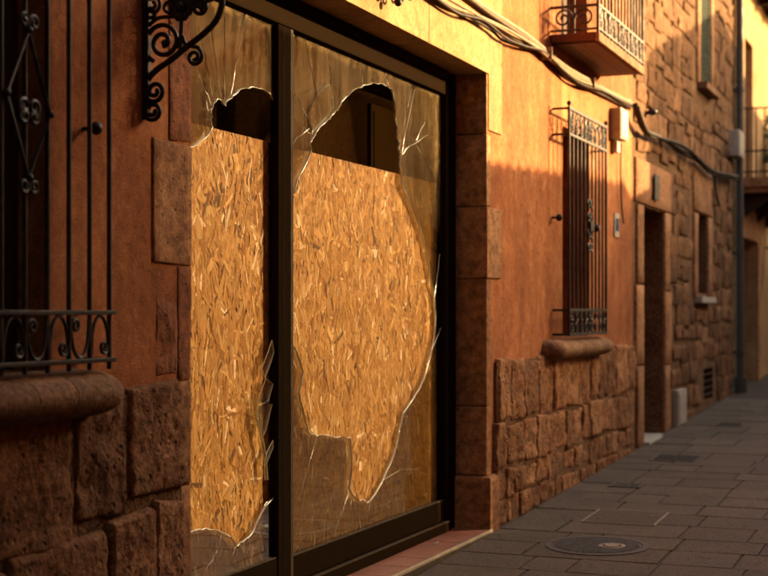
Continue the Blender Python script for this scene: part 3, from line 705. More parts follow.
def pane(name, loop, x, t, parent, mats):
    """flat glass of thickness t filling the closed outline; the rim carries the bright fracture"""
    bm = bmesh.new(); vs_ = [bm.verts.new((x + t / 2, a, b)) for a, b in loop]
    ed = [bm.edges.new((vs_[i], vs_[(i + 1) % len(vs_)])) for i in range(len(vs_))]
    bmesh.ops.triangle_fill(bm, use_beauty=True, use_dissolve=False, edges=ed)
    fs = bm.faces[:]
    bmesh.ops.recalc_face_normals(bm, faces=fs)
    if fs and fs[0].normal.x < 0: bmesh.ops.reverse_faces(bm, faces=fs)
    for f in fs: f.material_index = 0
    bd = [e for e in bm.edges if e.is_boundary]
    ret = bmesh.ops.duplicate(bm, geom=fs); vmap = ret['vert_map']
    nf = [g for g in ret['geom'] if isinstance(g, bmesh.types.BMFace)]
    for g in ret['geom']:
        if isinstance(g, bmesh.types.BMVert): g.co.x = x - t / 2
    bmesh.ops.reverse_faces(bm, faces=nf)
    for e in bd:
        a, b = e.verts
        f = bm.faces.new((a, b, vmap[b], vmap[a])); f.material_index = 1
    bmesh.ops.recalc_face_normals(bm, faces=bm.faces[:])
    me = bpy.data.meshes.new(name); bm.to_mesh(me); bm.free()
    for m in mats: me.materials.append(m)
    o = bpy.data.objects.new(name, me); link(o); o.parent = parent; o.matrix_parent_inverse = world_of(parent).inverted(); return o
def roughen(l, amp, seed, sub=2):
    r = random.Random(seed); out = []
    for (a, b), (c, d) in zip(l[:-1], l[1:]):
        out.append((a, b))
        for k in range(1, sub): t = k / sub; out.append((a + (c - a) * t + r.uniform(-amp, amp), b + (d - b) * t + r.uniform(-amp, amp)))
    out.append(l[-1]); return out
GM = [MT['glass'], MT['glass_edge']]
GX = -.255
hr = [(max(a, 6.61), b) for a, b in roughen(HOLE_RIGHT, .006, 3, 3)]
hr[0] = (6.61, hr[0][1]); hr[-1] = (6.61, hr[-1][1])
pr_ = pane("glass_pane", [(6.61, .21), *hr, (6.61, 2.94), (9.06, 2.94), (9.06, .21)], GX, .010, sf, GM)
tag(pr_, "large smashed right-hand pane with a wide jagged hole")
tl = [(a, b) for a, b in roughen(EDGE_LEFT_TOP, .006, 4, 3)]; tl[0] = (5.33, tl[0][1]); tl[-1] = (6.50, tl[-1][1])
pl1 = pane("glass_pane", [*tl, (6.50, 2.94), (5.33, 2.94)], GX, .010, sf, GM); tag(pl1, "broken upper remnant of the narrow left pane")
bl = roughen(EDGE_LEFT_LOW, .004, 5, 3); bl[0] = (6.50, bl[0][1]); bl[-1] = (5.33, bl[-1][1])
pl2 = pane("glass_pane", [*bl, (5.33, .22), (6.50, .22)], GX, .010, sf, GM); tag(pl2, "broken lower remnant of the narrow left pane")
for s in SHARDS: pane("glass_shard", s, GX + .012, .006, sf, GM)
def ribbon(pts, w, x, even=False):
    mb = MB(); P = pts if even else roughen(pts, .006, int(pts[0][0] * 1000), 4); k = len(P)
    for i, (a, b) in enumerate(P):
        q = P[min(i + 1, k - 1)]; p = P[max(i - 1, 0)]; d = Vector((q[0] - p[0], q[1] - p[1])); d = d.normalized() if d.length else Vector((0, 1))
        ww = w * (1 if even else 1 - .7 * i / k) * (.35 + 1.1 * abs(math.sin(i * 2.3) * math.cos(i * .37)))
        mb.v += [(x, a - d.y * ww, b + d.x * ww), (x + .0015, a, b), (x, a + d.y * ww, b - d.x * ww)]
    for i in range(k - 1):
        mb.f += [(3 * i, 3 * i + 1, 3 * i + 4, 3 * i + 3), (3 * i + 1, 3 * i + 2, 3 * i + 5, 3 * i + 4)]; mb.mi += [0, 0]
    return mb
def host(pts):
    a, b = pts[0]; return pr_ if a > 6.55 else (pl1 if b > 1.5 else pl2)
for l_, h_ in ((hr[1:-1], pr_), (tl, pl1), (bl, pl2)): ribbon(l_, .0026, GX + .0053, True).build("fracture_rim_glint", MT['crack_bright'], h_)  # pale ribbon painted as the light caught along the broken edge
for l in CRACKS: ribbon(l, .0036, GX + .0056).build("crack", MT['crack_dark'], host(l))
for l in CRACKS_BRIGHT: ribbon(l, .0045, GX + .0058).build("crack", MT['crack_bright'], host(l))

# boards behind the glass: each a plywood-thick panel covered in pressed wood strands
def strand_board(y0, y1, z0, z1, x, label, n, seed):
    e = empty("strand_board", (x, (y0 + y1) / 2, z0), label, "board", "strand boards behind the broken shop window")
    r = random.Random(seed)
    panel = MB().box(x - .018, x, y0, y1, z0, z1).build("panel", MT['osb'], e)
    ca = panel.data.color_attributes.new("Col", 'FLOAT_COLOR', 'POINT')
    for d in ca.data: d.color = (.34, .17, .06, 1)
    tones = [(.50, .25, .074), (.44, .205, .056), (.55, .285, .09), (.35, .15, .038), (.62, .36, .135), (.46, .22, .06), (.52, .265, .076)]
    mb = MB(); cols = []
    for k in range(n):
        cy, cz = r.uniform(y0 + .01, y1 - .01), r.uniform(z0 + .01, z1 - .01)
        ln = r.uniform(.05, .15); w = r.uniform(.005, .013)
        if r.random() < .10: w *= 2.1; ln *= .9
        a = r.gauss(math.pi / 2, .58) if r.random() < .78 else r.uniform(0, math.pi)
        ca_, sa = math.cos(a), math.sin(a); xo = .0006 + .0042 * k / n
        tl_, tw = r.uniform(-.0016, .0016), r.uniform(-.0006, .0006)
        sh = [(-.5, -.3 * r.random() - .2), (-.32 - .12 * r.random(), .5), (.5, .3 * r.random() + .2), (.38, -.5)]
        q = []
        for u, v in sh:
            u *= ln; v *= w * 2
            yy, zz = cy + u * ca_ - v * sa, cz + u * sa + v * ca_
            q.append((x + xo + tl_ * u / ln + tw * v / w, min(max(yy, y0), y1), min(max(zz, z0), z1)))
        mb.add(q, [(0, 3, 2, 1)])
        c = r.choice(tones); g = r.uniform(.76, 1.1)
        if r.random() < .04: c = (.78, .57, .34); g = r.uniform(.85, 1.15)
        elif r.random() < .035: c = (.15, .07, .026); g = 1
        cols += [(c[0] * g, c[1] * g, c[2] * g, 1)] * 4
    o = mb.build("strand_layer", MT['osb'], e); tag(o, kind="stuff")
    ca = o.data.color_attributes.new("Col", 'FLOAT_COLOR', 'POINT')
    ca.data.foreach_set("color", [f for c in cols for f in c])
    return e
strand_board(5.22, 6.615, .10, 2.318, -.287, "narrower strand board behind the left broken pane", 9000, 11)
strand_board(6.62, 9.03, .10, 2.318, -.285, "wide strand board behind the large right broken pane", 15000, 12)

# the shop's interior, seen above the boards
room = MB()
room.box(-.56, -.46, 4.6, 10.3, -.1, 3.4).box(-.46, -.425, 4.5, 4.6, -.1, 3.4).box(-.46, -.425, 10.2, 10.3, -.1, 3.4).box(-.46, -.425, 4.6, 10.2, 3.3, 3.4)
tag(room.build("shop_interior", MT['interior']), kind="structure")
tag(MB().box(-.46, -.31, 4.6, 10.2, -.2, .03).build("shop_floor", MT['tile']), kind="structure")
cb = empty("wall_panel", (-.45, 8.75, 2.0), "plain tan panel inside the shop seen through the large hole", "panel")
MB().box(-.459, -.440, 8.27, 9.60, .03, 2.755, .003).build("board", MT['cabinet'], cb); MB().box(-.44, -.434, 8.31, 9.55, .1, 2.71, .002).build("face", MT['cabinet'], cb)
# threshold of red tiles
th = MB().box(-.345, .050, 5.21, 9.20, -.35, .018).build("threshold", MT['kerbmortar'])
tag(th, "red tiled threshold step under the smashed shop window", "threshold")
for k in range(13):
    a = 5.215 + k * .3065
    MB().box(-.203, .040, a + .003, a + .3035, .0185, .031, .003).build("tile", MT['tile'], th)
MB().box(.0405, .056, 5.22, 9.195, .012, .034, .004).build("nosing", MT['steel_edge'], th)

# ================================================================== WALL FITTINGS ON THE HOUSE
cbn = empty("cable_bundle", (.04, 9.0, 3.3), "bundle of sagging pale and dark cables along the sunlit stucco wall", "cables")
for k, l in enumerate(CABLES_HOUSE):
    p = smooth_path([(.032 + .012 * (k % 4) + .004 * math.sin(i * 1.7 + k), a, b) for i, (a, b) in enumerate(l)], 8)
    a, b = l[0]; c, d = l[1]
    p = [Vector((p[0].x, a - 3.0, b + .25)), Vector((p[0].x, a - 1.2, b + .14))] + p
    o = MB().tube(p, (.021, .013, .012, .009, .012, .010, .010)[k], 8).build("cable", MT[('cable_pale', 'cable', 'cable_pale', 'cable_black', 'cable', 'cable_black', 'cable_pale')[k]], cbn); smooth_by_angle(o, 60)
def at_y(l, y):
    for (a, b), (c, d) in zip(l[:-1], l[1:]):
        if a <= y <= c: return b + (d - b) * (y - a) / (c - a)
for a in (10.6, 12.0):
    zs = [q for q in (at_y(l, a) for l in CABLES_HOUSE) if q is not None]
    MB().box(.0, .088, a - .005, a + .005, min(zs) - .014, max(zs) + .020, .002).build("clip", MT['cable_pale'], cbn)
bc = empty("cable_bundle", (.04, 17.0, 3.2), "dark cable bundle drooping across the rubble stone house", "cables")
for k, l in enumerate(CABLES_STONE):
    p = smooth_path([(.075 + .02 * (k % 3), a, b) for a, b in l], 8)
    smooth_by_angle(MB().tube([q + Vector((0, 0, .016 * math.sin(i * .33 + k * 2))) for i, q in enumerate(p)] if k < 3 else p, .021 if k < 3 else .014, 7).build("cable", MT['cable_black'], bc), 60)

mbx = empty("junction_box", (.1, 13.1, 3.08), "tall pale junction box on the sunlit wall under the cables", "junction box")
MB().box(.0, .10, 12.96, 13.26, 3.04, 3.32, .008).build("case", MT['white'], mbx); MB().box(.10, .108, 12.975, 13.245, 3.055, 3.305, .004).build("lid", MT['white'], mbx)
MB().box(.0, .06, 13.0, 13.12, 2.92, 3.02, .004).build("gland", MT['white'], mbx)
smooth_by_angle(MB().tube(smooth_path([(.03, 13.3, 3.03), (.03, 13.28, 2.7), (.025, 13.35, 2.45), (.02, 13.45, 2.3)]), .008).build("cable_tail", MT['cable'], mbx), 60)
pq = empty("wall_plaque", (.0, 13.2, 2.25), "small white and blue enamel plaque on the shaded stucco", "plaque")
MB().box(.0, .014, 13.11, 13.30, 2.16, 2.38, .004).build("plate", MT['white'], pq); MB().box(.014, .017, 13.14, 13.27, 2.21, 2.33).build("emblem", MT['blue'], pq)

# balcony over the barred window
bl_ = empty("balcony", (.2, 11.74, 3.55), "sunlit shallow balcony with wooden soffit and scrolled iron railing", "balcony")
BW = .37
for k in range(3):
    MB().box(.002 + k * .115, .115 + k * .115, 10.93, 12.55, 3.535, 3.56, .003).build("soffit_board", MT['balconywood'], bl_)
MB().box(.0, BW - .02, 10.90, 12.58, 3.562, 3.60, .004).build("slab", MT['balconywood'], bl_)
MB().box(BW - .02, BW + .015, 10.87, 12.61, 3.535, 3.607, .008).build("edge_moulding", MT['sill'], bl_)
MB().box(.0, BW - .021, 12.582, 12.61, 3.545, 3.607, .006).build("edge_moulding", MT['balconywood'], bl_); MB().box(.0, BW - .021, 10.87, 10.898, 3.545, 3.607, .006).build("edge_moulding", MT['balconywood'], bl_)
for z, t in ((3.635, .008), (3.815, .011), (4.60, .014)):
    MB().box(BW - .012, BW + .012, 10.88, 12.60, z - t, z + t, .003).build("front_rail", MT['ironlit'], bl_)
    for y in (10.89, 12.59): MB().box(.0, BW - .012, y - .010, y + .010, z - t, z + t, .003).build("side_rail", MT['ironlit'], bl_)
for k in range(15):
    y = 10.89 + 1.70 * k / 14; iron_bar("baluster", [(BW, y, 3.60), (BW, y, 4.60)], .009 if 0 < k < 14 else .013, bl_, 8, 'ironlit')
for y in (10.89, 12.59):
    for k in range(1, 4): iron_bar("baluster", [(BW * k / 4, y, 3.60), (BW * k / 4, y, 4.60)], .008, bl_, 8, 'ironlit')
for k in range(10):
    w = .17; y0 = 10.89 + k * w
    p = spiral((w * .5, .12), .05, .012, 0, 1.3, 20)[::-1] + [(w * .5 + .05, .11), (w * .5, .085), (w * .5 - .05, .06)] + spiral((w * .5, .05), .045, .012, math.pi, 1.2, 18)
    if k % 2: p = [(w - a, b) for a, b in p]
    flat_scroll("scroll", [on_wall(p, BW, y0, 3.64)], .009, bl_, 'ironlit')
for y in (10.89, 12.59):
    flat_scroll("scroll", [out_wall(spiral((.10, .09), .075, .012, 0, 1.6), y, 0, 3.635), out_wall(spiral((.265, .09), .075, .012, math.pi, -1.6), y, 0, 3.635)], .009, bl_, 'ironlit')

# ================================================================== STONE HOUSE
sh_ = empty("stone_house", (0, 17.3, .2), "rubble stone house with a plain doorway and narrow upper shutter", "house")
SOPS = [(14.40, 15.52, -.5, 2.53), (17.70, 18.50, 1.70, 2.67), (17.9, 18.7, 4.28, 6.0), (18.25, 19.0, .36, .76)]
sw = wall_open(13.932, 20.75, -.5, 7.6, SOPS, .42, .0).build("wall", MT['mortar2'], sh_)
RO = [(14.10, 15.80, -.5, 2.98), (17.45, 18.75, 1.55, 3.25), (17.7, 18.9, 4.10, 6.1), (18.15, 19.1, .28, .84), (16.1, 16.7, .15, .62)]
z = -.05; k = 0
while z < 3.75:
    h = r2.uniform(.19, .29)
    course(13.97 + (.12 if k % 2 else 0), 20.7, z, z + h, .30, .66, sw, MT['rubble'], .018, gap=.026, zj=.05, n=8, m=7, name="stone", amp=.020, edge=.05, ops=RO); z += h; k += 1
before = set(COL.objects)
while z < 6.9:
    h = r2.uniform(.19, .29)
    course(13.97 + (.12 if k % 2 else 0), 20.7, z, z + h, .30, .66, sw, MT['rubble'], .018, gap=.026, zj=.05, n=8, m=7, name="stone", amp=.020, edge=.05, ops=RO); z += h; k += 1
up = MB()
for o in [o for o in COL.objects if o not in before]:
    up.add([o.location + v.co for v in o.data.vertices], [tuple(p.vertices) for p in o.data.polygons]); bpy.data.objects.remove(o)
tag(up.build("upper_stonework", MT['rubble'], sw, True), kind="stuff")
for y0, y1, z0, z1 in ((14.02, 15.88, 2.545, 2.98), (14.08, 14.39, 1.75, 2.53), (14.02, 14.39, .95, 1.74), (14.08, 14.39, .05, .94), (15.53, 15.82, 1.7, 2.53), (15.53, 15.9, .9, 1.69), (15.53, 15.82, .1, .89),
    (17.40, 18.8, 2.68, 3.25), (17.42, 17.69, 1.66, 2.66), (18.51, 18.78, 1.66, 2.66), (17.66, 17.89, 4.25, 6.1), (18.71, 18.94, 4.25, 6.1)):
    place_stone("dressed_stone", y0, y1, z0, z1, .028, MT['jamb'], sw, 8, 8, amp=.005, edge=.02, jit=.01)
MB().box(-.30, .10, 17.55, 18.65, 1.58, 1.655, .006).build("window_sill", MT['white'], sh_)
MB().box(-.30, .12, 17.78, 18.85, 4.19, 4.265, .006).build("window_sill", MT['sill'], sh_)
MB().box(-.30, .09, 14.35, 15.57, .10, .175, .008).build("door_step", MT['greybox'], sh_)
dr = MB().box(-.30, -.26, 14.402, 15.518, .17, 2.528).build("door", MT['door'], sh_)
for a, b in ((14.46, 14.92), (15.0, 15.46)):
    for c, d in ((.3, 1.2), (1.3, 2.4)): MB().box(-.259, -.245, a, b, c, d, .006).build("door_panel", MT['door'], dr)
MB().box(-.30, -.20, 17.702, 18.498, 1.70, 2.668).build("window_shutter", MT['shutter'], sh_)
ls = MB().box(-.12, -.08, 17.905, 18.695, 4.285, 5.99).build("louvred_shutter", MT['green'], sh_)
for k in range(34):
    zz = 4.33 + k * .049
    MB().add([(-.079, 17.93, zz), (-.079, 18.67, zz), (.00, 18.67, zz - .028), (.00, 17.93, zz - .028), (-.079, 17.93, zz + .010), (-.079, 18.67, zz + .010), (.00, 18.67, zz - .018), (.00, 17.93, zz - .018)], [(0, 3, 2, 1), (4, 5, 6, 7), (0, 1, 5, 4), (2, 3, 7, 6), (0, 4, 7, 3), (1, 2, 6, 5)]).build("slat", MT['green'], ls)
MB().box(-.079, .012, 17.906, 17.928, 4.286, 5.99, .003).box(-.079, .012, 18.672, 18.694, 4.286, 5.99, .003).build("stile", MT['green'], ls)
vt = MB().box(-.2, -.12, 18.252, 18.998, .362, .758).build("vent_opening", MT['blackhole'], sh_)
for k in range(4): MB().box(-.03, .0, 18.252, 18.998, .42 + k * .085, .44 + k * .085).build("vent_bar", MT['iron'], vt)
MB().box(-4.4, .40, 13.95, 20.85, 7.6, 7.75).build("roof", MT['roof'], sh_)
# number plate on the lintel, meter cabinet, dark bracket lamp stub
pn = MB().box(.05, .062, 14.78, 15.02, 2.62, 2.88, .004).build("number_plate", MT['castiron']); tag(pn, "small grey house number plate on the stone door lintel", "plate")
mc = empty("meter_cabinet", (.05, 16.4, .2), "pale grey meter cabinet low on the rubble stone wall", "cabinet")
MB().box(.0, .06, 16.13, 16.66, .18, .60, .005).build("case", MT['greybox'], mc); MB().box(.06, .07, 16.17, 16.62, .22, .56, .004).build("door", MT['greybox'], mc)
kb = empty("wall_insulator", (.0, 14.55, 3.47), "dark cable knob on the sunlit corner stones above the doorway", "insulator")
smooth_by_angle(MB().tube([(-.02, 14.55, 3.47), (.07, 14.55, 3.48)], .02, 8).build("pin", MT['iron'], kb)); smooth_by_angle(MB().ball((.08, 14.55, 3.48), .05, sc_=(1, 1, .7)).build("knob", MT['iron'], kb), 60)

# drainpipe at the corner
dp = empty("drainpipe", (.09, 20.86, .3), "grey drainpipe running down the corner of the stone house", "drainpipe")
smooth_by_angle(MB().tube([(.09, 20.86, gz(20.86)), (.09, 20.86, 7.5)], .055, 12).build("pipe", MT['greybox'] if False else MT['castiron'], dp), 60)
for zz in (.9, 2.3, 4.6, 6.0): smooth_by_angle(MB().tube([(.09, 20.86, zz - .03), (.09, 20.86, zz + .03)], .068, 12).box(-.02, .04, 20.84, 20.88, zz - .02, zz + .02).build("clamp", MT['castiron'], dp), 60)
smooth_by_angle(MB().tube([(.09, 20.86, gz(20.86) + .0), (.09, 20.86, gz(20.86) + .22)], .10, 12).build("shoe", MT['castiron'], dp), 60)
jb = empty("junction_box", (.1, 20.6, 3.75), "square white junction box at the drainpipe where the cables end", "junction box")
MB().box(.0, .16, 20.30, 20.78, 3.62, 3.98, .01).build("case", MT['white'], jb); MB().box(.16, .17, 20.33, 20.75, 3.65, 3.95, .004).build("lid", MT['white'], jb)

# ================================================================== FAR CREAM HOUSE (turned slightly towards the street)
fh = empty("cream_house", (0.02, 20.95, .3), "far cream house with a tall balcony window and dark eaves", "house", rz=0.0)
FO = [(21.55, 23.3, -.5, 2.55), (21.95, 22.85, 3.45, 5.55), (25.2, 26.2, 3.45, 5.55), (25.0, 26.4, -.5, 2.6)]
MB_ = wall_open(20.95, 32.0, -.5, 7.4, FO, .42, 0.02)
fw = MB_.build("wall", MT['cream'], fh)
MB().box(-.45, .75, 20.80, 32.2, 6.45, 6.52).build("eaves", MT['shutter'], fh)
for k in range(12): MB().box(-.2, .74, 20.95 + k * .9, 21.05 + k * .9, 6.36, 6.45).build("rafter", MT['shutter'], fh)
MB().box(-4.0, .80, 20.78, 32.25, 6.521, 6.62).build("roof", MT['roof'], fh)
for a, b, z0, z1, m in ((21.552, 23.298, .0, 2.548, 'shutter'), (21.952, 22.848, 3.452, 5.548, 'door'), (25.202, 26.198, 3.452, 5.548, 'door'), (25.002, 26.398, .0, 2.598, 'shutter')):
    d_ = MB().box(-.28, -.22, a, b, z0, z1).build("door" if z0 < 1 else "balcony_door", MT[m], fh)
    w = (b - a) / 2
    for q in range(2):
        for c, d in ((.08, .46), (.5, .95)): MB().box(-.219, -.20, a + q * w + .07, a + (q + 1) * w - .07, z0 + (z1 - z0) * c, z0 + (z1 - z0) * d, .008).build("door_panel", MT[m], d_)
MB().box(.021, .05, 21.2, 21.549, .1, 3.0, .005).box(.021, .05, 23.301, 23.65, .1, 3.0, .005).box(.021, .05, 21.549, 23.301, 2.56, 3.0, .005).build("door_frame", MT['jamb'], fh)
fb = empty("balcony", (.3, 23.2, 3.2), "far shaded balcony with thin railing and plants", "balcony")
MB().box(.021, .62, 21.45, 24.9, 3.28, 3.42, .01).box(.021, .56, 21.5, 24.85, 3.2, 3.279, .01).build("slab", MT['jamb'], fb)
for yy in (21.75, 23.2, 24.6):
    MB().add([(.02, yy - .09, 2.85), (.02, yy + .09, 2.85), (.5, yy + .09, 3.2), (.5, yy - .09, 3.2), (.02, yy - .09, 3.2), (.02, yy + .09, 3.2)], [(0, 1, 2, 3), (0, 3, 4), (1, 5, 2), (3, 2, 5, 4), (0, 4, 5, 1)]).build("corbel", MT['shutter'], fb)
for zz in (3.50, 3.80, 4.42): MB().box(.585, .605, 21.48, 24.87, zz - .011, zz + .011).box(.03, .584, 21.48, 21.50, zz - .011, zz + .011).build("rail", MT['iron'], fb)
for k in range(29): iron_bar("baluster", [(.595, 21.49 + 3.37 * k / 28, 3.42), (.595, 21.49 + 3.37 * k / 28, 4.42)], .010, fb, 6)
for k in range(1, 5): iron_bar("baluster", [(.12 * k, 21.49, 3.42), (.12 * k, 21.49, 4.42)], .010, fb, 6)
def potted(loc, label, hgt, spread, n, seed):
    e = empty("potted_plant", loc, label, "plant", "plants on the far balcony"); r = random.Random(seed)
    mb = MB(); a0, b0 = .09, .12; v = []
    for zz, rr in ((0, a0), (.2, b0), (.2, b0 - .02), (.05, a0 - .02)):
        v += [(loc[0] + rr * math.cos(t), loc[1] + rr * math.sin(t), loc[2] + zz) for t in [2 * math.pi * q / 14 for q in range(14)]]
    f = [tuple(range(13, -1, -1))] + [(i * 14 + j, i * 14 + (j + 1) % 14, (i + 1) * 14 + (j + 1) % 14, (i + 1) * 14 + j) for i in range(3) for j in range(14)] + [tuple(range(42, 56))]
    mb.add(v, f).build("pot", MT['pot'], e)
    lf = MB(); stx = MB()
    for s in range(9):
        a = r.uniform(0, 6.28); tip = Vector((loc[0] + math.cos(a) * spread * r.uniform(.3, 1), loc[1] + math.sin(a) * spread * r.uniform(.3, 1), loc[2] + .2 + hgt * r.uniform(.3, 1)))
        b = Vector((loc[0], loc[1], loc[2] + .1)); md = (b + tip) / 2 + Vector((0, 0, .12)); pth = smooth_path([b, md, tip], 5); stx.tube(pth, .006, 5)
        for q in range(n):
            p = pth[r.randrange(3, len(pth))] + Vector((r.gauss(0, .06), r.gauss(0, .06), r.gauss(0, .06)))
            d = Vector((r.gauss(0, 1), r.gauss(0, 1), r.gauss(0, .7))).normalized(); s2 = d.orthogonal().normalized(); L_ = r.uniform(.04, .09)
            lf.add([p - d * L_, p + s2 * L_ * .4, p + d * L_, p - s2 * L_ * .4], [(0, 1, 2, 3)])
    stx.build("stem", MT['leaf'], e); tag(lf.build("foliage", MT['leaf'], e), kind="stuff")
potted((.36, 24.0, 3.42), "leafy plant in a clay pot on the far balcony floor", .95, .5, 34, 3)
potted((.36, 24.55, 3.42), "bushier plant at the end of the far balcony", 1.2, .5, 40, 4)
lp = empty("wall_lamp", (.1, 24.2, 2.9), "small white globe lamp under the far balcony", "lamp")
smooth_by_angle(MB().ball((.45, 24.2, 2.95), .09).build("globe", MT['white'], lp), 60); smooth_by_angle(MB().tube([(.02, 24.2, 3.05), (.45, 24.2, 3.12), (.45, 24.2, 3.03)], .015).build("arm", MT['iron'], lp), 60)
bs_ = empty("blue_sign", (.2, 24.4, 2.2), "small dark blue projecting sign beyond the far doorway", "sign")
MB().box(.12, .50, 24.38, 24.42, 2.05, 2.62, .006).build("panel", MT['blue'], bs_); MB().box(.02, .12, 24.39, 24.41, 2.5, 2.53).build("arm", MT['iron'], bs_)

# ================================================================== STREET FITTINGS
def ground_pt(x, y, dz): return Vector((x, y, gz(y) + dz))
mh = empty("manhole_cover", (.81, 8.96, gz(8.96) + .014), "round cast iron manhole cover with ribs in the paving", "manhole cover")
def disc(mb, c, r0, r1, z0, z1, n=40):
    v = []
    for rr, zz in ((r0, z0), (r0, z1), (r1, z1), (r1, z0)): v += [(c[0] + rr * math.cos(2 * math.pi * j / n), c[1] + rr * math.sin(2 * math.pi * j / n), zz + gz(c[1] + rr * math.sin(2 * math.pi * j / n))) for j in range(n)]
    mb.add(v, [(i * n + j, i * n + (j + 1) % n, ((i + 1) % 4) * n + (j + 1) % n, ((i + 1) % 4) * n + j) for i in range(4) for j in range(n)]); return mb
C0 = (.81, 8.96)
smooth_by_angle(disc(MB(), C0, .285, .325, .0, .0175).build("frame_ring", MT['castiron'], mh), 40)
smooth_by_angle(disc(MB(), C0, .001, .279, .0, .0155).build("cover", MT['castiron'], mh), 40)
mb = MB()
for k in range(-9, 10):
    d = k * .028; hl = math.sqrt(max(0, .262 ** 2 - d * d))
    for s0, s1 in ((-hl, hl),):
        a = R(35); ux, uy = math.cos(a), math.sin(a)
        p = [(C0[0] + ux * t - uy * d, C0[1] + uy * t + ux * d) for t in (s0, s1)]
        if math.hypot(d, 0) >= 0: mb.tube([ground_pt(p[0][0], p[0][1], .0165), ground_pt(p[1][0], p[1][1], .0165)], .0055, 5)
mb.build("rib_pattern", MT['castiron'], mh)
smooth_by_angle(disc(disc(MB(), (C0[0] + .10, C0[1] - .02), .06, .085, .012, .024), (C0[0] + .10, C0[1] - .02), .001, .045, .012, .026).build("boss", MT['steel_edge'], mh), 40)

sq = empty("utility_cover", (.765, 10.03, gz(10.03) + .014), "square paved utility cover edged in worn steel", "utility cover")
X0, X1, A0, A1 = .51, 1.02, 9.76, 10.31
def gbox(mb, x0, x1, y0, y1, a, b):
    v = [(x, y, gz(y) + z) for x in (x0, x1) for y in (y0, y1) for z in (a, b)]
    return mb.add(v, [(0, 1, 3, 2), (4, 6, 7, 5), (0, 4, 5, 1), (2, 3, 7, 6), (0, 2, 6, 4), (1, 5, 7, 3)])
gbox(MB(), X0 + .012, X1 - .012, A0 + .012, A1 - .012, .0, .0195).build("inset", MT['slab'], sq)
for b in ((X0, X0 + .014, A0, A1), (X1 - .014, X1, A0, A1), (X0 + .01, X1 - .01, A0, A0 + .009), (X0 + .01, X1 - .01, A1 - .009, A1)):
    gbox(MB(), *b, .0, .0215).build("edge", MT['steel_edge'], sq)
for px, py in ((.60, 9.95), (.93, 10.12)): gbox(MB(), px - .02, px + .02, py - .035, py + .035, 0.0196, .0215).build("lifting_key", MT['castiron'], sq)
def grate(x0, x1, y0, y1, nbars, label):
    e = empty("drain_grate", ((x0 + x1) / 2, (y0 + y1) / 2, gz((y0 + y1) / 2) + .012), label, "drain grate")
    gbox(MB(), x0 + .02, x1 - .02, y0 + .02, y1 - .02, .0, .0145).build("pit", MT['blackhole'], e)
    for b in ((x0, x0 + .02, y0, y1), (x1 - .02, x1, y0, y1), (x0 + .02, x1 - .02, y0, y0 + .02), (x0 + .02, x1 - .02, y1 - .02, y1)): gbox(MB(), *b, .0, .019).build("frame", MT['castiron'], e)
    for k in range(nbars):
        yy = y0 + .04 + (y1 - y0 - .08) * k / (nbars - 1); gbox(MB(), x0 + .021, x1 - .021, yy - .011, yy + .011, .0146, .0185).build("grate_bar", MT['castiron'], e)
grate(.32, .74, 13.12, 13.58, 8, "dark iron drain grate in the paving before the stone doorway")
grate(.32, .58, 11.45, 11.68, 5, "small dark drain grate near the split stone base")
grate(.42, .72, 16.3, 16.65, 5, "dark drain grate by the low meter cabinet")

# ================================================================== ACROSS THE STREET (casts the evening shade)
# plan bodies run back along the alleys at 45 degrees, profiles given where their shadow falls
SLW = .0248
TANA = 1 / math.tan(R(SUN_AZ))
W_, RISE = 6.0, math.tan(R(SUN_EL)) / math.sin(R(SUN_AZ))
def across(name, prof, depth, mat, label, cat, base=-1.0, X=None):
    X = W_ if X is None else X
    """prof: skyline points (y, z) along the far side of the street"""
    mb = MB(); n = len(prof)
    ring = [(a, base) for a, _ in (prof[0], prof[-1])]
    poly = [(prof[0][0], base), *prof, (prof[-1][0], base)]
    k = len(poly)
    mb.v = [(X, a, b) for a, b in poly] + [(X + depth, a + depth * TANA, b) for a, b in poly]
    mb.f = [tuple(range(k)), tuple(range(2 * k - 1, k - 1, -1))] + [(i, i + k, (i + 1) % k + k, (i + 1) % k) for i in range(k)]
    mb.mi = [0] * len(mb.f)
    o = mb.build(name, mat); bm = bmesh.new(); bm.from_mesh(o.data); bmesh.ops.recalc_face_normals(bm, faces=bm.faces[:]); bm.to_mesh(o.data); bm.free()
    if label: tag(o, label, cat)
    return o
dzs = W_ * RISE
def sh_pt(y, z): return (y + W_ * TANA, z + dzs)
GAP0, GAP1 = 5.40, 9.14
across("tall_house", [(-14, 9.5), (GAP0 + 3.9 * TANA, 10.5)], 7.0, MT['stucco'], "tall stucco house across the street facing the iron bracket", "house", X=3.9)
across("garden_wall", [sh_pt(GAP0 + .003, -.04), sh_pt(GAP1 - .003, -.06)], .4, MT['mortar2'], "low garden wall across the street facing the shop window", "wall")
low = [sh_pt(GAP1, 2.50)]
yy = GAP1
while yy < 13.5:
    low += [sh_pt(yy + .02, 2.45 + .05 * (yy - 9)), sh_pt(yy + .12, 2.485 + .05 * (yy - 9)), sh_pt(yy + .24, 2.45 + .05 * (yy - 9))]; yy += .25
low += [sh_pt(13.9, 2.57), sh_pt(14.6, 2.72), sh_pt(15.6, 2.98), sh_pt(16.0, 3.1)]
across("low_house", low, 4.0, MT['stucco'], "low tiled house across the street facing the barred window", "house")
across("gabled_house", [sh_pt(16.003, 3.9), sh_pt(14.75, 3.92), sh_pt(14.62, 4.08), sh_pt(16.0, 4.48), sh_pt(18.0, 5.02), sh_pt(19.4, 5.45), sh_pt(21.0, 5.22), sh_pt(23.0, 4.6), sh_pt(27, 4.4), sh_pt(40, 4.4)], 4.0, MT['cream'], "gabled house across the street facing the rubble stone house", "house")
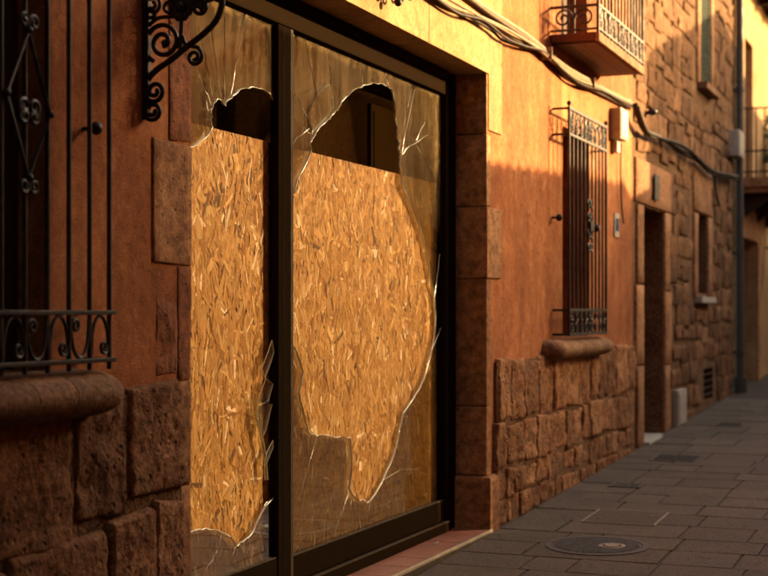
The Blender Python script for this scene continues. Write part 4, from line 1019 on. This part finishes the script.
# slatted screen added out of view to dim the sun on the boards
sc_e = empty("sun_dimmer", (W_, (GAP0 + GAP1) / 2 + W_ * TANA, .2 + dzs), "unseen slatted screen added to dim the sun on the shop boards", "screen")
y = GAP0 + W_ * TANA + .01; mb = MB()
while y < GAP1 + W_ * TANA + .012:
    mb.box(W_ + .05, W_ + .062, y, y + SLW, -.05 + dzs, 2.98 + dzs); y += .040
tag(mb.build("dimmer_slat", MT['balconywood'], sc_e), kind="stuff")
MB().box(W_ + .063, W_ + .075, GAP0 + W_ * TANA + .01, GAP1 + W_ * TANA - .01, -.04 + dzs, .0 + dzs).build("batten", MT['balconywood'], sc_e)
# unseen vault added behind the camera to darken the left wall
pa = MB(); n = 14; pr2 = [(.0, 3.3)] + [(1.95 - 1.95 * math.cos(math.pi * q / n), 3.3 + 1.1 * math.sin(math.pi * q / n)) for q in range(1, n)] + [(3.9, 3.3), (3.9, 7.2), (.0, 7.2)]
k = len(pr2); pa.v = [(a + .002 if a < 2 else a - .002, -8.0, b) for a, b in pr2] + [(a + .002 if a < 2 else a - .002, 2.9, b) for a, b in pr2]
pa.f = [tuple(range(k)), tuple(range(2 * k - 1, k - 1, -1))] + [(i, (i + 1) % k, (i + 1) % k + k, i + k) for i in range(k)]; pa.mi = [0] * len(pa.f)
pas = pa.build("shade_vault", MT['mortar2']); tag(pas, "unseen vault added over the street to shade the left wall", "arch")
bm = bmesh.new(); bm.from_mesh(pas.data); bmesh.ops.recalc_face_normals(bm, faces=bm.faces[:]); bm.to_mesh(pas.data); bm.free()
# a splinter of glass left on the threshold
fg = pane("glass_fragment", [(8.45, .0), (8.48, .004), (8.47, .03), (8.455, .018)], 0, .006, th, GM); fg.parent = None
fg.matrix_parent_inverse = Matrix.Identity(4); fg.rotation_euler = (0, R(78), 0); fg.location = (-.10, .0, .042); tag(fg, "tiny bright splinter of glass lying on the red threshold tiles", "glass")
tag(MB().box(16, 37, 62, 63, 0, 26).build("sky_blocker", MT['stucco']), "unseen tall block added far off to keep sky glare out of the glass", "house")  # added out of view, blocks bright sky from reflecting in the panes
# the street's far end, oversized to block sky glare in the shop glass
endw = MB().box(-1, 19, 44, 44.5, 0, 15).build("end_house", MT['cream']); tag(endw, "unseen cream house closing the street, enlarged to block sky glare", "house")
